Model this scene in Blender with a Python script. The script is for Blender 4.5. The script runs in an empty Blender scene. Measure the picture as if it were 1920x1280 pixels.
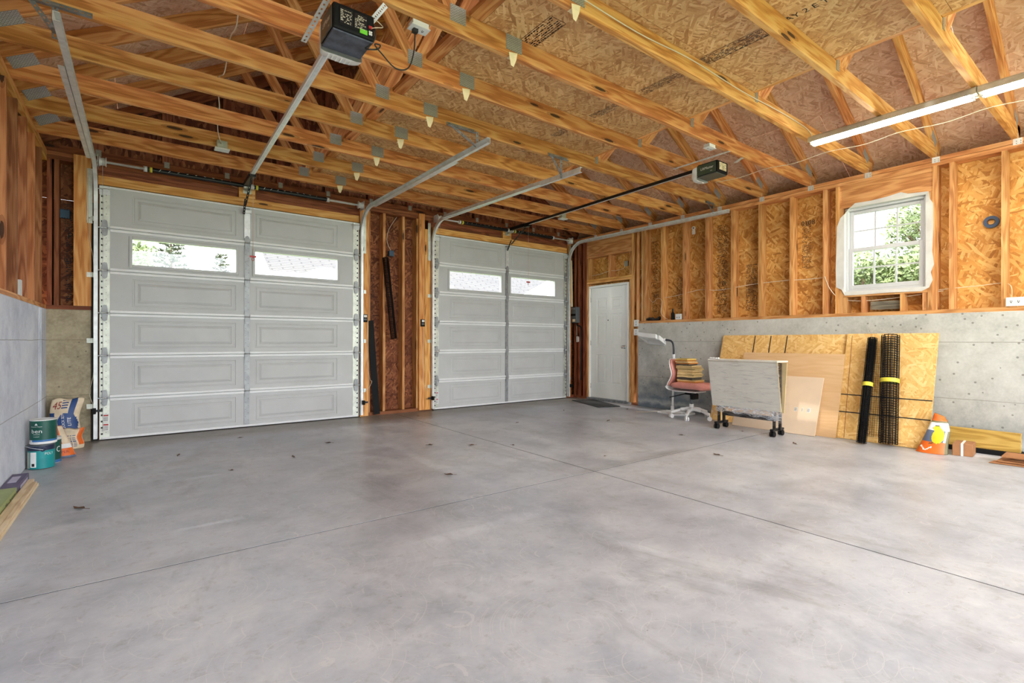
import bpy, math, random
from mathutils import Vector as V, Matrix as M
random.seed(7)
S = bpy.context.scene
COL = S.collection
# ------------------------------------------------------------------ camera
FPX, YAW, PITCH, ROLL, CAMH = 931.09, .6448, -.0009, .0023, 1.08
_R = V((math.cos(YAW), -math.sin(YAW), 0)); _D = V((math.sin(YAW), math.cos(YAW), 0)); _U = V((0, 0, 1))
_F = _D*math.cos(PITCH)+_U*math.sin(PITCH); _U2 = -_D*math.sin(PITCH)+_U*math.cos(PITCH)
_RR = _R*math.cos(ROLL)+_U2*math.sin(ROLL); _UR = _U2*math.cos(ROLL)-_R*math.sin(ROLL)
cam_d = bpy.data.cameras.new('camera'); cam = bpy.data.objects.new('camera', cam_d); COL.objects.link(cam)
cam_d.sensor_width = 36; cam_d.lens = FPX/1920*36; cam_d.clip_start = .05; cam_d.clip_end = 300
cm = M.Identity(4)
for i in range(3):
    cm[i][0], cm[i][1], cm[i][2] = _RR[i], _UR[i], -_F[i]
cm[2][3] = CAMH
cam.matrix_world = cm
S.camera = cam
# ------------------------------------------------------------------ sky, exposure
S.view_settings.view_transform = 'Standard'; S.view_settings.look = 'None'
S.view_settings.gamma = 1; S.view_settings.use_curve_mapping = False
S.view_settings.exposure = 1.55
wd = bpy.data.worlds.new('sky'); S.world = wd; wd.use_nodes = True
wn = wd.node_tree; bg = wn.nodes['Background']
bg.inputs[0].default_value = (.90, .95, 1.0, 1); bg.inputs[1].default_value = 2.3
sun_d = bpy.data.lights.new('sun', 'SUN'); sun_d.energy = 4.5; sun_d.angle = .03; sun_d.color = (1, .96, .9)
sun = bpy.data.objects.new('sun', sun_d); COL.objects.link(sun); sun.rotation_euler = (0, math.radians(-32), 0); sun.location = (-20, 0, 30)

# ------------------------------------------------------------------ material helpers
MATS = {}
def hexc(r, g, b):
    f = lambda c: (c/255/12.92) if c/255 <= .04045 else ((c/255+.055)/1.055)**2.4
    return (f(r), f(g), f(b), 1)
class NT:
    def __init__(s, name):
        s.m = bpy.data.materials.new(name); s.m.use_nodes = True; s.t = s.m.node_tree
        s.b = s.t.nodes['Principled BSDF']; s.out = s.t.nodes['Material Output']; MATS[name] = s.m
    def n(s, typ, **kw):
        x = s.t.nodes.new(typ)
        for k, v in kw.items():
            if k.startswith('i_'):
                key = k[2:]
                key = int(key) if key.isdigit() else key.replace('_', ' ')
                x.inputs[key].default_value = v
            else: setattr(x, k, v)
        return x
    def l(s, a, b): s.t.links.new(a, b)
    def math(s, op, a, b=None, c=None, clamp=False):
        x = s.n('ShaderNodeMath', operation=op, use_clamp=clamp)
        for i, q in enumerate((a, b, c)):
            if q is None: continue
            if isinstance(q, (int, float)): x.inputs[i].default_value = q
            else: s.l(q, x.inputs[i])
        return x.outputs[0]
    def ramp(s, fac, stops, interp='LINEAR'):
        x = s.n('ShaderNodeValToRGB'); s.l(fac, x.inputs[0]); cr = x.color_ramp; cr.interpolation = interp
        while len(cr.elements) < len(stops): cr.elements.new(.5)
        for e, (p, c) in zip(cr.elements, stops):
            e.position = p; e.color = c if len(c) == 4 else (*c, 1)
        return x.outputs[0]
    def mix(s, fac, a, b, mode='MIX'):
        x = s.n('ShaderNodeMix', data_type='RGBA', blend_type=mode)
        for i, q in ((0, fac), (6, a), (7, b)):
            if isinstance(q, (int, float)): x.inputs[i].default_value = q
            elif isinstance(q, tuple): x.inputs[i].default_value = q
            else: s.l(q, x.inputs[i])
        return x.outputs[2]
    def coords(s, scale=(1, 1, 1), rot=(0, 0, 0), rnd=True, kind='Object'):
        tc = s.n('ShaderNodeTexCoord'); v = tc.outputs[kind]
        if rnd:
            oi = s.n('ShaderNodeObjectInfo')
            mu = s.n('ShaderNodeMath', operation='MULTIPLY'); s.l(oi.outputs['Random'], mu.inputs[0]); mu.inputs[1].default_value = 61.7
            ad = s.n('ShaderNodeVectorMath', operation='ADD'); s.l(v, ad.inputs[0]); s.l(mu.outputs[0], ad.inputs[1]); v = ad.outputs[0]
        mp = s.n('ShaderNodeMapping'); s.l(v, mp.inputs[0]); mp.inputs['Scale'].default_value = scale; mp.inputs['Rotation'].default_value = rot
        return mp.outputs[0]
    def noise(s, vec, scale=5, detail=3, rough=.5, dist=0):
        x = s.n('ShaderNodeTexNoise'); s.l(vec, x.inputs['Vector'])
        x.inputs['Scale'].default_value = scale; x.inputs['Detail'].default_value = detail
        x.inputs['Roughness'].default_value = rough; x.inputs['Distortion'].default_value = dist
        return x.outputs[0]
    def voro(s, vec, scale=5, feature='F1', rnd=1):
        x = s.n('ShaderNodeTexVoronoi', feature=feature); s.l(vec, x.inputs['Vector']); x.inputs['Scale'].default_value = scale
        if 'Randomness' in x.inputs: x.inputs['Randomness'].default_value = rnd
        return x
    def bump(s, h, strength=.3, dist=.01):
        x = s.n('ShaderNodeBump'); s.l(h, x.inputs['Height']); x.inputs['Strength'].default_value = strength; x.inputs['Distance'].default_value = dist
        s.l(x.outputs[0], s.b.inputs['Normal'])
    def col(s, c): s.l(c, s.b.inputs['Base Color']) if not isinstance(c, tuple) else setattr(s.b.inputs['Base Color'], 'default_value', c)
    def set(s, **kw):
        for k, v in kw.items():
            i = s.b.inputs[k.replace('_', ' ')]
            if isinstance(v, (int, float, tuple)): i.default_value = v
            else: s.l(v, i)

def plain(name, c, rough=.5, metal=0, var=.08, scale=9, spec=.5, bump=0):
    t = NT(name); a = t.noise(t.coords(), scale, 4, .6)
    lo = tuple(max(0, x*(1-var*2)) for x in c[:3])+(1,); hi = tuple(min(1, x*(1+var)) for x in c[:3])+(1,)
    t.col(t.ramp(a, [(.3, lo), (.65, hi)])); t.set(Roughness=rough, Metallic=metal, Specular_IOR_Level=spec)
    if bump: t.bump(t.noise(t.coords(), scale*6, 4), bump, .004)
    return t.m

def wood(name, lo, mid, hi, rough=.62, knots=True, tint=.16):
    t = NT(name)
    big = t.noise(t.coords((.55, 3.2, 3.2)), 2.0, 2, .5)
    dist = t.math('MULTIPLY', big, 9.0)
    v = t.coords((.35, 11, 11))
    g0 = t.noise(v, 2.2, 4, .65, .6)
    wv = t.math('SINE', t.math('MULTIPLY', t.math('ADD', dist, t.math('MULTIPLY', g0, 3.0)), 4.2))
    wv = t.math('MULTIPLY_ADD', wv, .5, .5)
    fine = t.noise(t.coords((1.2, 130, 130)), 2.4, 3, .6)
    f = t.math('ADD', t.math('MULTIPLY_ADD', wv, .24, .12), t.math('ADD', t.math('MULTIPLY', g0, .42), t.math('MULTIPLY', fine, .24)))
    c = t.ramp(f, [(.28, lo), (.52, mid), (.80, hi)])
    if knots:
        kv = t.voro(t.coords((1.1, 5.5, 5.5)), 1.35)
        k = t.math('LESS_THAN', t.math('ADD', kv.outputs['Distance'], t.math('MULTIPLY', fine, .05)), .125)
        kr = t.math('LESS_THAN', t.math('ADD', kv.outputs['Distance'], t.math('MULTIPLY', g0, .05)), .19)
        c = t.mix(t.math('MULTIPLY', kr, .45), c, lo)
        c = t.mix(t.math('MULTIPLY', k, .9), c, (.035, .018, .01, 1))
    oi = t.n('ShaderNodeObjectInfo')
    hs = t.n('ShaderNodeHueSaturation'); t.l(c, hs.inputs['Color'])
    t.l(t.math('MULTIPLY_ADD', oi.outputs['Random'], tint*2, 1-tint), hs.inputs['Value'])
    r2 = t.math('FRACT', t.math('MULTIPLY', oi.outputs['Random'], 17.3))
    t.l(t.math('MULTIPLY_ADD', r2, .014, .487), hs.inputs['Hue'])
    t.col(hs.outputs[0]); t.set(Roughness=rough, Specular_IOR_Level=.3)
    t.bump(f, .12, .002)
    return t.m

def osb(name, stops, s=1.0, dark=.5, grain=0):
    """wood strands: two crossing layers of stretched cells, each strand its own tone"""
    t = NT(name)
    def layer(rot, sx, sy, seed):
        v = t.coords((1, 1, 1), (0, 0, rot))
        w = t.noise(v, 4, 2)
        ad = t.n('ShaderNodeVectorMath', operation='MULTIPLY_ADD'); t.l(v, ad.inputs[0]); ad.inputs[1].default_value = (sx*s, sy*s, 9*s)
        cb = t.n('ShaderNodeCombineXYZ'); t.l(t.math('MULTIPLY', w, 2.6), cb.inputs[1]); cb.inputs[0].default_value = seed
        t.l(cb.outputs[0], ad.inputs[2])
        vo = t.voro(ad.outputs[0], 1.0)
        sp = t.n('ShaderNodeSeparateColor'); t.l(vo.outputs['Color'], sp.inputs[0])
        return sp.outputs[0], sp.outputs[1], vo.outputs['Distance']
    a, a2, ad_ = layer(.35+grain, 9, 48, 0)
    b, b2, bd = layer(-.75+grain, 7, 40, 31)
    c3, c32, _ = layer(1.45+grain, 11, 44, 77)
    sel = t.math('GREATER_THAN', b2, .52)
    mx = t.mix(sel, a, b); 
    sel2 = t.math('GREATER_THAN', c32, .78)
    mx = t.mix(sel2, mx, c3)
    fine = t.noise(t.coords((20, 90, 60), (0, 0, .35)), 2, 3, .6)
    f = t.math('ADD', t.math('MULTIPLY_ADD', mx, .56, .12), t.math('MULTIPLY', fine, .26))
    col = t.ramp(f, stops)
    blot = t.noise(t.coords((1, 1, 1)), 2.3, 4, .6)
    col = t.mix(t.ramp(blot, [(.42, (0, 0, 0)), (.72, (dark, dark, dark))]), col, stops[0][1])
    t.col(col); t.set(Roughness=.72, Specular_IOR_Level=.25)
    t.bump(f, .35, .003)
    return t.m

LUM = wood('lumber_chord', hexc(140, 82, 38), hexc(206, 140, 74), hexc(238, 190, 118))
LUMY = wood('lumber_pale', hexc(170, 104, 42), hexc(222, 160, 82), hexc(243, 198, 124), tint=.08)
LUMS = wood('lumber_stud', hexc(138, 84, 40), hexc(202, 144, 82), hexc(230, 182, 118))
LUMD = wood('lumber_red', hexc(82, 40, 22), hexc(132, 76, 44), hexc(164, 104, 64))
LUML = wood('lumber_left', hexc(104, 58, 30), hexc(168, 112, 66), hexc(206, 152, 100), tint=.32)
LUMB = wood('lumber_beam', hexc(140, 98, 38), hexc(196, 156, 74), hexc(222, 186, 104), knots=False, tint=.03)
LUMG = wood('lumber_weathered', hexc(62, 58, 50), hexc(104, 98, 84), hexc(140, 132, 112), knots=False)
TRIMW = wood('lumber_trim', hexc(186, 160, 118), hexc(222, 200, 160), hexc(238, 222, 188), knots=False, tint=.06)
PLY = wood('plywood_face', hexc(212, 176, 124), hexc(220, 186, 134), hexc(226, 194, 144), knots=False, tint=.03)
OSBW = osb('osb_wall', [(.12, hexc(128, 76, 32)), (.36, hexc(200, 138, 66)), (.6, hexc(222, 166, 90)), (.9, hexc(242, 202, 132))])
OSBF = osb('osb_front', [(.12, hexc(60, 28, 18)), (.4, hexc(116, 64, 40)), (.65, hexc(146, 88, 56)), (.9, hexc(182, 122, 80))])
OSBR = osb('osb_roof', [(.1, hexc(160, 108, 80)), (.33, hexc(220, 174, 138)), (.6, hexc(236, 198, 164)), (.9, hexc(248, 222, 192))], 1.3, .4)
OSBD = osb('osb_deck', [(.1, hexc(130, 84, 44)), (.33, hexc(194, 144, 90)), (.6, hexc(218, 174, 118)), (.9, hexc(238, 206, 150))], 1.4, .35)
OSBP = osb('osb_loose', [(.1, hexc(160, 104, 48)), (.28, hexc(222, 170, 98)), (.6, hexc(236, 194, 122)), (.9, hexc(248, 216, 154))], 1.1, .15)
GALV = plain('galvanized', (.78, .80, .80, 1), .38, .35, .08, 14)
GALVD = plain('punched_steel', (.30, .31, .32, 1), .5, .7, .2, 20)
ZINC = plain('zinc_pale', (.66, .68, .60, 1), .45, .55, .1, 12)
BLACK = plain('black_plastic', (.009, .009, .010, 1), .6, spec=.15)
BLACKM = plain('black_metal', (.012, .012, .014, 1), .38, .3)
RUB = plain('black_rubber', (.02, .02, .02, 1), .8)
DOORW = plain('door_steel_white', (.56, .57, .565, 1), .48, 0, .03, 3)
RAILW = plain('door_rail_white', (.86, .87, .87, 1), .4, 0, .03, 3)
WHITE = plain('white_paint', (.82, .82, .80, 1), .45, 0, .03, 4)
WDOOR = plain('entry_door_white', (.84, .85, .80, 1), .42, 0, .02, 3)
VINYL = plain('white_vinyl', (.60, .60, .61, 1), .35, 0, .02, 4)
WRAP = plain('white_wrap', (.66, .64, .60, 1), .7, 0, .06, 6)
PLASTW = plain('white_plastic', (.74, .74, .72, 1), .35, 0, .02, 6)
OPG = plain('opener_green_grey', (.085, .10, .085, 1), .4)
OPB = plain('opener_blue_grey', (.085, .095, .125, 1), .45, 0, .3, 14)
GREYP = plain('panel_grey', (.10, .12, .13, 1), .45)
BLUEP = plain('blue_plastic', (.012, .06, .11, 1), .4)
TAPE = plain('blue_tape', (.03, .06, .12, 1), .55)
CARD = plain('cardboard', hexc(158, 108, 68), .8, 0, .1, 6)
PINK = plain('pink_fabric', hexc(205, 138, 128), .8, 0, .05, 18, bump=.15)
CHAIRW = plain('chair_white', (.80, .80, .79, 1), .4, 0, .03, 5)
PAPER = plain('paper_tag', hexc(244, 226, 184), .8, 0, .06, 14)
PRINT = plain('print_ink', hexc(58, 40, 32), .8, 0, .1, 20)
PRINTK = plain('print_black', hexc(26, 24, 26), .6)
PRINTW = plain('print_white', hexc(240, 240, 238), .6)
CABLE = plain('cable_white', hexc(226, 214, 190), .5, 0, .04, 8)
CORD = plain('cord_black', (.015, .015, .015, 1), .5)
RED = plain('red_plastic', hexc(176, 40, 36), .45)
TEAL = plain('can_teal', hexc(24, 150, 152), .4)
GREEN = plain('can_green', hexc(16, 84, 72), .4)
NAVY = plain('can_navy', hexc(34, 44, 74), .4)
CANBL = plain('can_blue', hexc(58, 116, 176), .4)
ORANGE = plain('bag_orange', hexc(234, 110, 34), .45)
CREAM = plain('bag_paper', hexc(226, 208, 178), .75, 0, .08, 12)
BAGBL = plain('bag_blue', hexc(30, 70, 130), .5)
BAGRED = plain('bag_red', hexc(150, 40, 36), .5)
YEL = plain('print_yellow', hexc(236, 208, 30), .5)
LBLG = plain('label_green', hexc(110, 205, 50), .5)
PURP = plain('box_purple', hexc(92, 82, 116), .5, 0, .06, 8)
LIME = plain('box_lime', hexc(158, 172, 112), .5, 0, .06, 8)
GREYB = plain('print_grey_blue', hexc(96, 108, 132), .5)
PALEY = plain('band_yellow', hexc(226, 214, 70), .5)
FOLD = [plain('folder_%d' % i, c, .75, 0, .06, 20) for i, c in enumerate(
    [hexc(206, 176, 118), hexc(222, 196, 142), hexc(190, 166, 112), hexc(78, 72, 62), hexc(198, 132, 62), hexc(214, 182, 98)])]
MAT_ = plain('mat_charcoal', (.055, .058, .06, 1), .95, 0, .3, 60, bump=.4)
LEAF = plain('dry_leaf', hexc(96, 68, 48), .8)
LEAFG = plain('leaf_green', hexc(108, 124, 78), .7, 0, .2, 3)
PINEG = plain('pine_needles', hexc(72, 86, 62), .7, 0, .2, 3)
BARK = plain('bark', hexc(92, 76, 60), .9, 0, .2, 9)
SHING = NT('shingles'); _t = SHING
_v = _t.coords((1, 1, 1), rnd=False)
_b = _t.n('ShaderNodeTexBrick'); _t.l(_v, _b.inputs['Vector']); _b.inputs['Scale'].default_value = 1.0
_b.inputs['Brick Width'].default_value = .75; _b.inputs['Row Height'].default_value = .16; _b.inputs['Mortar Size'].default_value = .03
_b.inputs['Color1'].default_value = (.092, .092, .094, 1); _b.inputs['Color2'].default_value = (.118, .118, .12, 1); _b.inputs['Mortar'].default_value = (.05, .05, .052, 1)
_t.col(_b.outputs[0]); _t.set(Roughness=.9); SHING = _t.m
SIDING = plain('siding', hexc(214, 212, 206), .7, 0, .02, 3)
GRASS = plain('grass', hexc(110, 130, 76), .9, 0, .2, 2)
LEAD = plain('chrome', (.7, .7, .7, 1), .25, 1)

# floor concrete
t = NT('floor_concrete'); v = t.coords(rnd=False, kind='Object')
n1 = t.noise(v, .55, 5, .6, .4); n2 = t.noise(v, 3.2, 6, .65); n3 = t.noise(v, 28, 4, .6)
f = t.math('ADD', t.math('MULTIPLY', n1, .55), t.math('ADD', t.math('MULTIPLY', n2, .38), t.math('MULTIPLY', n3, .12)))
c = t.ramp(f, [(.34, hexc(144, 148, 156)), (.46, hexc(170, 173, 181)), (.55, hexc(187, 189, 195)), (.68, hexc(208, 209, 211))])
st = t.noise(v, .8, 6, .7, 1.2)
c = t.mix(t.ramp(st, [(.56, (0, 0, 0)), (.74, (.42, .42, .42))]), c, hexc(138, 132, 124))
tcf = t.n('ShaderNodeTexCoord'); sxf = t.n('ShaderNodeSeparateXYZ'); t.l(tcf.outputs['Object'], sxf.inputs[0])
n4 = t.noise(v, 1.7, 6, .68, .3)
c = t.mix(t.ramp(n4, [(.50, (0, 0, 0)), (.70, (.5, .5, .5))]), c, hexc(126, 131, 141))
# tracked-in dirt along the garage doors and smudges beside the joint
dz = t.math('ADD', sxf.outputs[1], t.math('MULTIPLY', n4, .55))
c = t.mix(t.ramp(t.math('MULTIPLY_ADD', dz, 1.0, -6.2), [(.25, (0, 0, 0)), (.62, (.72, .72, .72))]), c, hexc(124, 112, 92))
sm_ = t.math('SUBTRACT', 1.0, t.math('MULTIPLY', t.math('ABSOLUTE', t.math('ADD', sxf.outputs[1], -2.93)), 9.0), clamp=True)
dk = t.noise(t.coords((1.1, .45, 1), (0, 0, .4), rnd=False), 1.6, 6, .72, .6)
c = t.mix(t.ramp(dk, [(.55, (0, 0, 0)), (.70, (.5, .5, .5))]), c, hexc(122, 120, 118))
c = t.mix(t.math('MULTIPLY', sm_, t.ramp(n1, [(.50, (0, 0, 0)), (.62, (.6, .6, .6))])), c, hexc(98, 94, 92))
n5 = t.noise(v, 14, 5, .75); c = t.mix(t.ramp(n5, [(.54, (0, 0, 0)), (.66, (.4, .4, .4))]), c, hexc(134, 132, 130))
spk = t.voro(t.coords(rnd=False), 9, 'F1')
spn = t.math('LESS_THAN', t.math('ADD', spk.outputs['Distance'], t.math('MULTIPLY', n3, .16)), .115)
sc = t.n('ShaderNodeSeparateColor'); t.l(spk.outputs['Color'], sc.inputs[0])
spn = t.math('MULTIPLY', spn, t.math('GREATER_THAN', sc.outputs[0], .62))
c = t.mix(t.math('MULTIPLY', spn, .55), c, hexc(70, 64, 60))
# trowel and sweeping scratches: arcs around scattered centres
def arcs(scale, freq, th):
    vo = t.voro(t.coords(rnd=False), scale, 'F1')
    d = t.math('FRACT', t.math('MULTIPLY', t.math('ADD', vo.outputs['Distance'], t.math('MULTIPLY', n2, .03)), freq))
    gap = t.noise(v, 6, 3)
    return t.math('MULTIPLY', t.math('LESS_THAN', d, th), t.math('GREATER_THAN', gap, .5))
ar = t.math('MAXIMUM', arcs(2.4, 11, .06), arcs(1.7, 15, .05))
c = t.mix(t.math('MULTIPLY', ar, .22), c, hexc(226, 222, 214))
t.col(c)
t.set(Roughness=t.math('MULTIPLY_ADD', n2, .55, .12), Specular_IOR_Level=.45)
t.bump(t.math('ADD', n2, t.math('MULTIPLY', n3, .6)), .10, .004); FLOORM = t.m

def concrete_wall(name, tint, damp):
    t = NT(name); v = t.coords(rnd=False, kind='Object')
    n1 = t.noise(v, 1.1, 5, .6, .5); n2 = t.noise(v, 7, 5, .65); n3 = t.noise(v, 40, 3, .6)
    f = t.math('ADD', t.math('MULTIPLY', n1, .5), t.math('ADD', t.math('MULTIPLY', n2, .35), t.math('MULTIPLY', n3, .18)))
    c = t.ramp(f, [(.36, tint[0]), (.52, tint[1]), (.68, tint[2])])
    tc = t.n('ShaderNodeTexCoord'); sx = t.n('ShaderNodeSeparateXYZ'); t.l(tc.outputs['Object'], sx.inputs[0]); z = sx.outputs[2]
    wob = t.math('MULTIPLY_ADD', n1, .02, -.01)
    for zl in (1.08, .50):   # form-board joints left in the face
        ln = t.math('LESS_THAN', t.math('ABSOLUTE', t.math('ADD', t.math('ADD', z, wob), -zl)), .0035)
        c = t.mix(t.math('MULTIPLY', ln, t.math('MULTIPLY', n2, .9)), c, hexc(96, 84, 66))
    pit = t.voro(t.coords(rnd=False), 14); sc = t.n('ShaderNodeSeparateColor'); t.l(pit.outputs['Color'], sc.inputs[0])
    pm = t.math('MULTIPLY', t.math('LESS_THAN', pit.outputs['Distance'], .14), t.math('GREATER_THAN', sc.outputs[0], .74))
    c = t.mix(t.math('MULTIPLY', pm, .6), c, hexc(92, 84, 72))
    if damp:   # damp stain and white salt line along the foot, with its own ragged outline
        e = t.math('ADD', z, t.math('MULTIPLY_ADD', n1, .9, t.math('MULTIPLY_ADD', n2, .35, -.62)))
        dm = t.ramp(t.math('MULTIPLY', e, 1.0), [(.10, (1, 1, 1)), (.46, (0, 0, 0))])
        ym = t.math('MULTIPLY_ADD', t.math('MULTIPLY_ADD', sx.outputs[1], .7, -2.1, clamp=True), .7, .3)
        c = t.mix(t.math('MULTIPLY', t.math('MULTIPLY', dm, ym), .8), c, hexc(84, 102, 118))
        salt = t.ramp(t.math('ADD', z, t.math('MULTIPLY', n2, .16)), [(.12, (0, 0, 0)), (.17, (1, 1, 1)), (.24, (0, 0, 0))])
        c = t.mix(t.math('MULTIPLY', salt, .5), c, hexc(214, 216, 214))
    t.col(c); t.set(Roughness=.85, Specular_IOR_Level=.25); t.bump(f, .3, .006)
    return t.m
CONR = concrete_wall('concrete_right', (hexc(158, 157, 150), hexc(190, 189, 182), hexc(210, 209, 203)), True)
CONL = concrete_wall('concrete_left', (hexc(186, 192, 206), hexc(216, 221, 232), hexc(234, 237, 244)), False)
CONF = concrete_wall('concrete_stub', (hexc(126, 116, 96), hexc(176, 164, 138), hexc(206, 194, 168)), False)

# nail-plate steel with rows of punched teeth
t = NT('nail_plate'); v = t.coords((1, 1, 1), rnd=False)
b_ = t.n('ShaderNodeTexBrick'); t.l(v, b_.inputs['Vector']); b_.inputs['Scale'].default_value = 1
b_.inputs['Brick Width'].default_value = .02; b_.inputs['Row Height'].default_value = .008; b_.inputs['Mortar Size'].default_value = .0022
b_.inputs['Color1'].default_value = (.50, .50, .47, 1); b_.inputs['Color2'].default_value = (.62, .62, .58, 1); b_.inputs['Mortar'].default_value = (.24, .23, .21, 1)
t.col(b_.outputs[0]); t.set(Roughness=.55, Metallic=.3); PLATE = t.m
# glass: thin pane
t = NT('window_glass'); tr = t.n('ShaderNodeBsdfTransparent'); gl = t.n('ShaderNodeBsdfGlossy'); gl.inputs['Roughness'].default_value = .02
mxs = t.n('ShaderNodeMixShader'); mxs.inputs[0].default_value = .06; t.l(tr.outputs[0], mxs.inputs[1]); t.l(gl.outputs[0], mxs.inputs[2]); t.l(mxs.outputs[0], t.out.inputs[0]); GLASS = t.m
# stretch film: mostly clear with glossy creases
t = NT('stretch_film'); tr = t.n('ShaderNodeBsdfTransparent'); gl = t.n('ShaderNodeBsdfGlossy'); gl.inputs['Roughness'].default_value = .18; gl.inputs['Color'].default_value = (.95, .97, 1, 1)
v = t.coords((3, 4, 34), (0.0, 0, 0)); nn = t.noise(v, 1.6, 5, .7, 1.1)
bp_ = t.n('ShaderNodeBump'); t.l(nn, bp_.inputs['Height']); bp_.inputs['Strength'].default_value = .5; bp_.inputs['Distance'].default_value = .02; t.l(bp_.outputs[0], gl.inputs['Normal'])
mxs = t.n('ShaderNodeMixShader'); t.l(t.ramp(nn, [(.44, (.05, .05, .05)), (.58, (.22, .22, .22)), (.68, (.8, .8, .8))]), mxs.inputs[0]); t.l(tr.outputs[0], mxs.inputs[1]); t.l(gl.outputs[0], mxs.inputs[2]); t.l(mxs.outputs[0], t.out.inputs[0]); FILM = t.m
# lamp tube
t = NT('tube_glow'); t.set(Emission_Color=(1, .95, .82, 1), Emission_Strength=30.0); TUBE = t.m
t = NT('lens_white'); t.col((.9, .9, .87, 1)); t.set(Roughness=.4, Subsurface_Weight=.0); LENS = t.m
t = NT('film_slack'); tr = t.n('ShaderNodeBsdfTransparent'); gl = t.n('ShaderNodeBsdfPrincipled'); gl.inputs['Base Color'].default_value = (.75, .79, .86, 1); gl.inputs['Roughness'].default_value = .22
nn = t.noise(t.coords((3, 9, 20)), 2.2, 5, .75, 1.2); bp_ = t.n('ShaderNodeBump'); t.l(nn, bp_.inputs['Height']); bp_.inputs['Strength'].default_value = .8; bp_.inputs['Distance'].default_value = .02; t.l(bp_.outputs[0], gl.inputs['Normal'])
mxs = t.n('ShaderNodeMixShader'); t.l(t.ramp(nn, [(.40, (.12, .12, .12)), (.60, (.85, .85, .85))]), mxs.inputs[0]); t.l(tr.outputs[0], mxs.inputs[1]); t.l(gl.outputs[0], mxs.inputs[2]); t.l(mxs.outputs[0], t.out.inputs[0]); FILMS = t.m
TTOP = plain('table_laminate', hexc(222, 218, 208), .4, 0, .02, 3)
TEDGE = plain('table_edge', hexc(206, 182, 132), .6)

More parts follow.
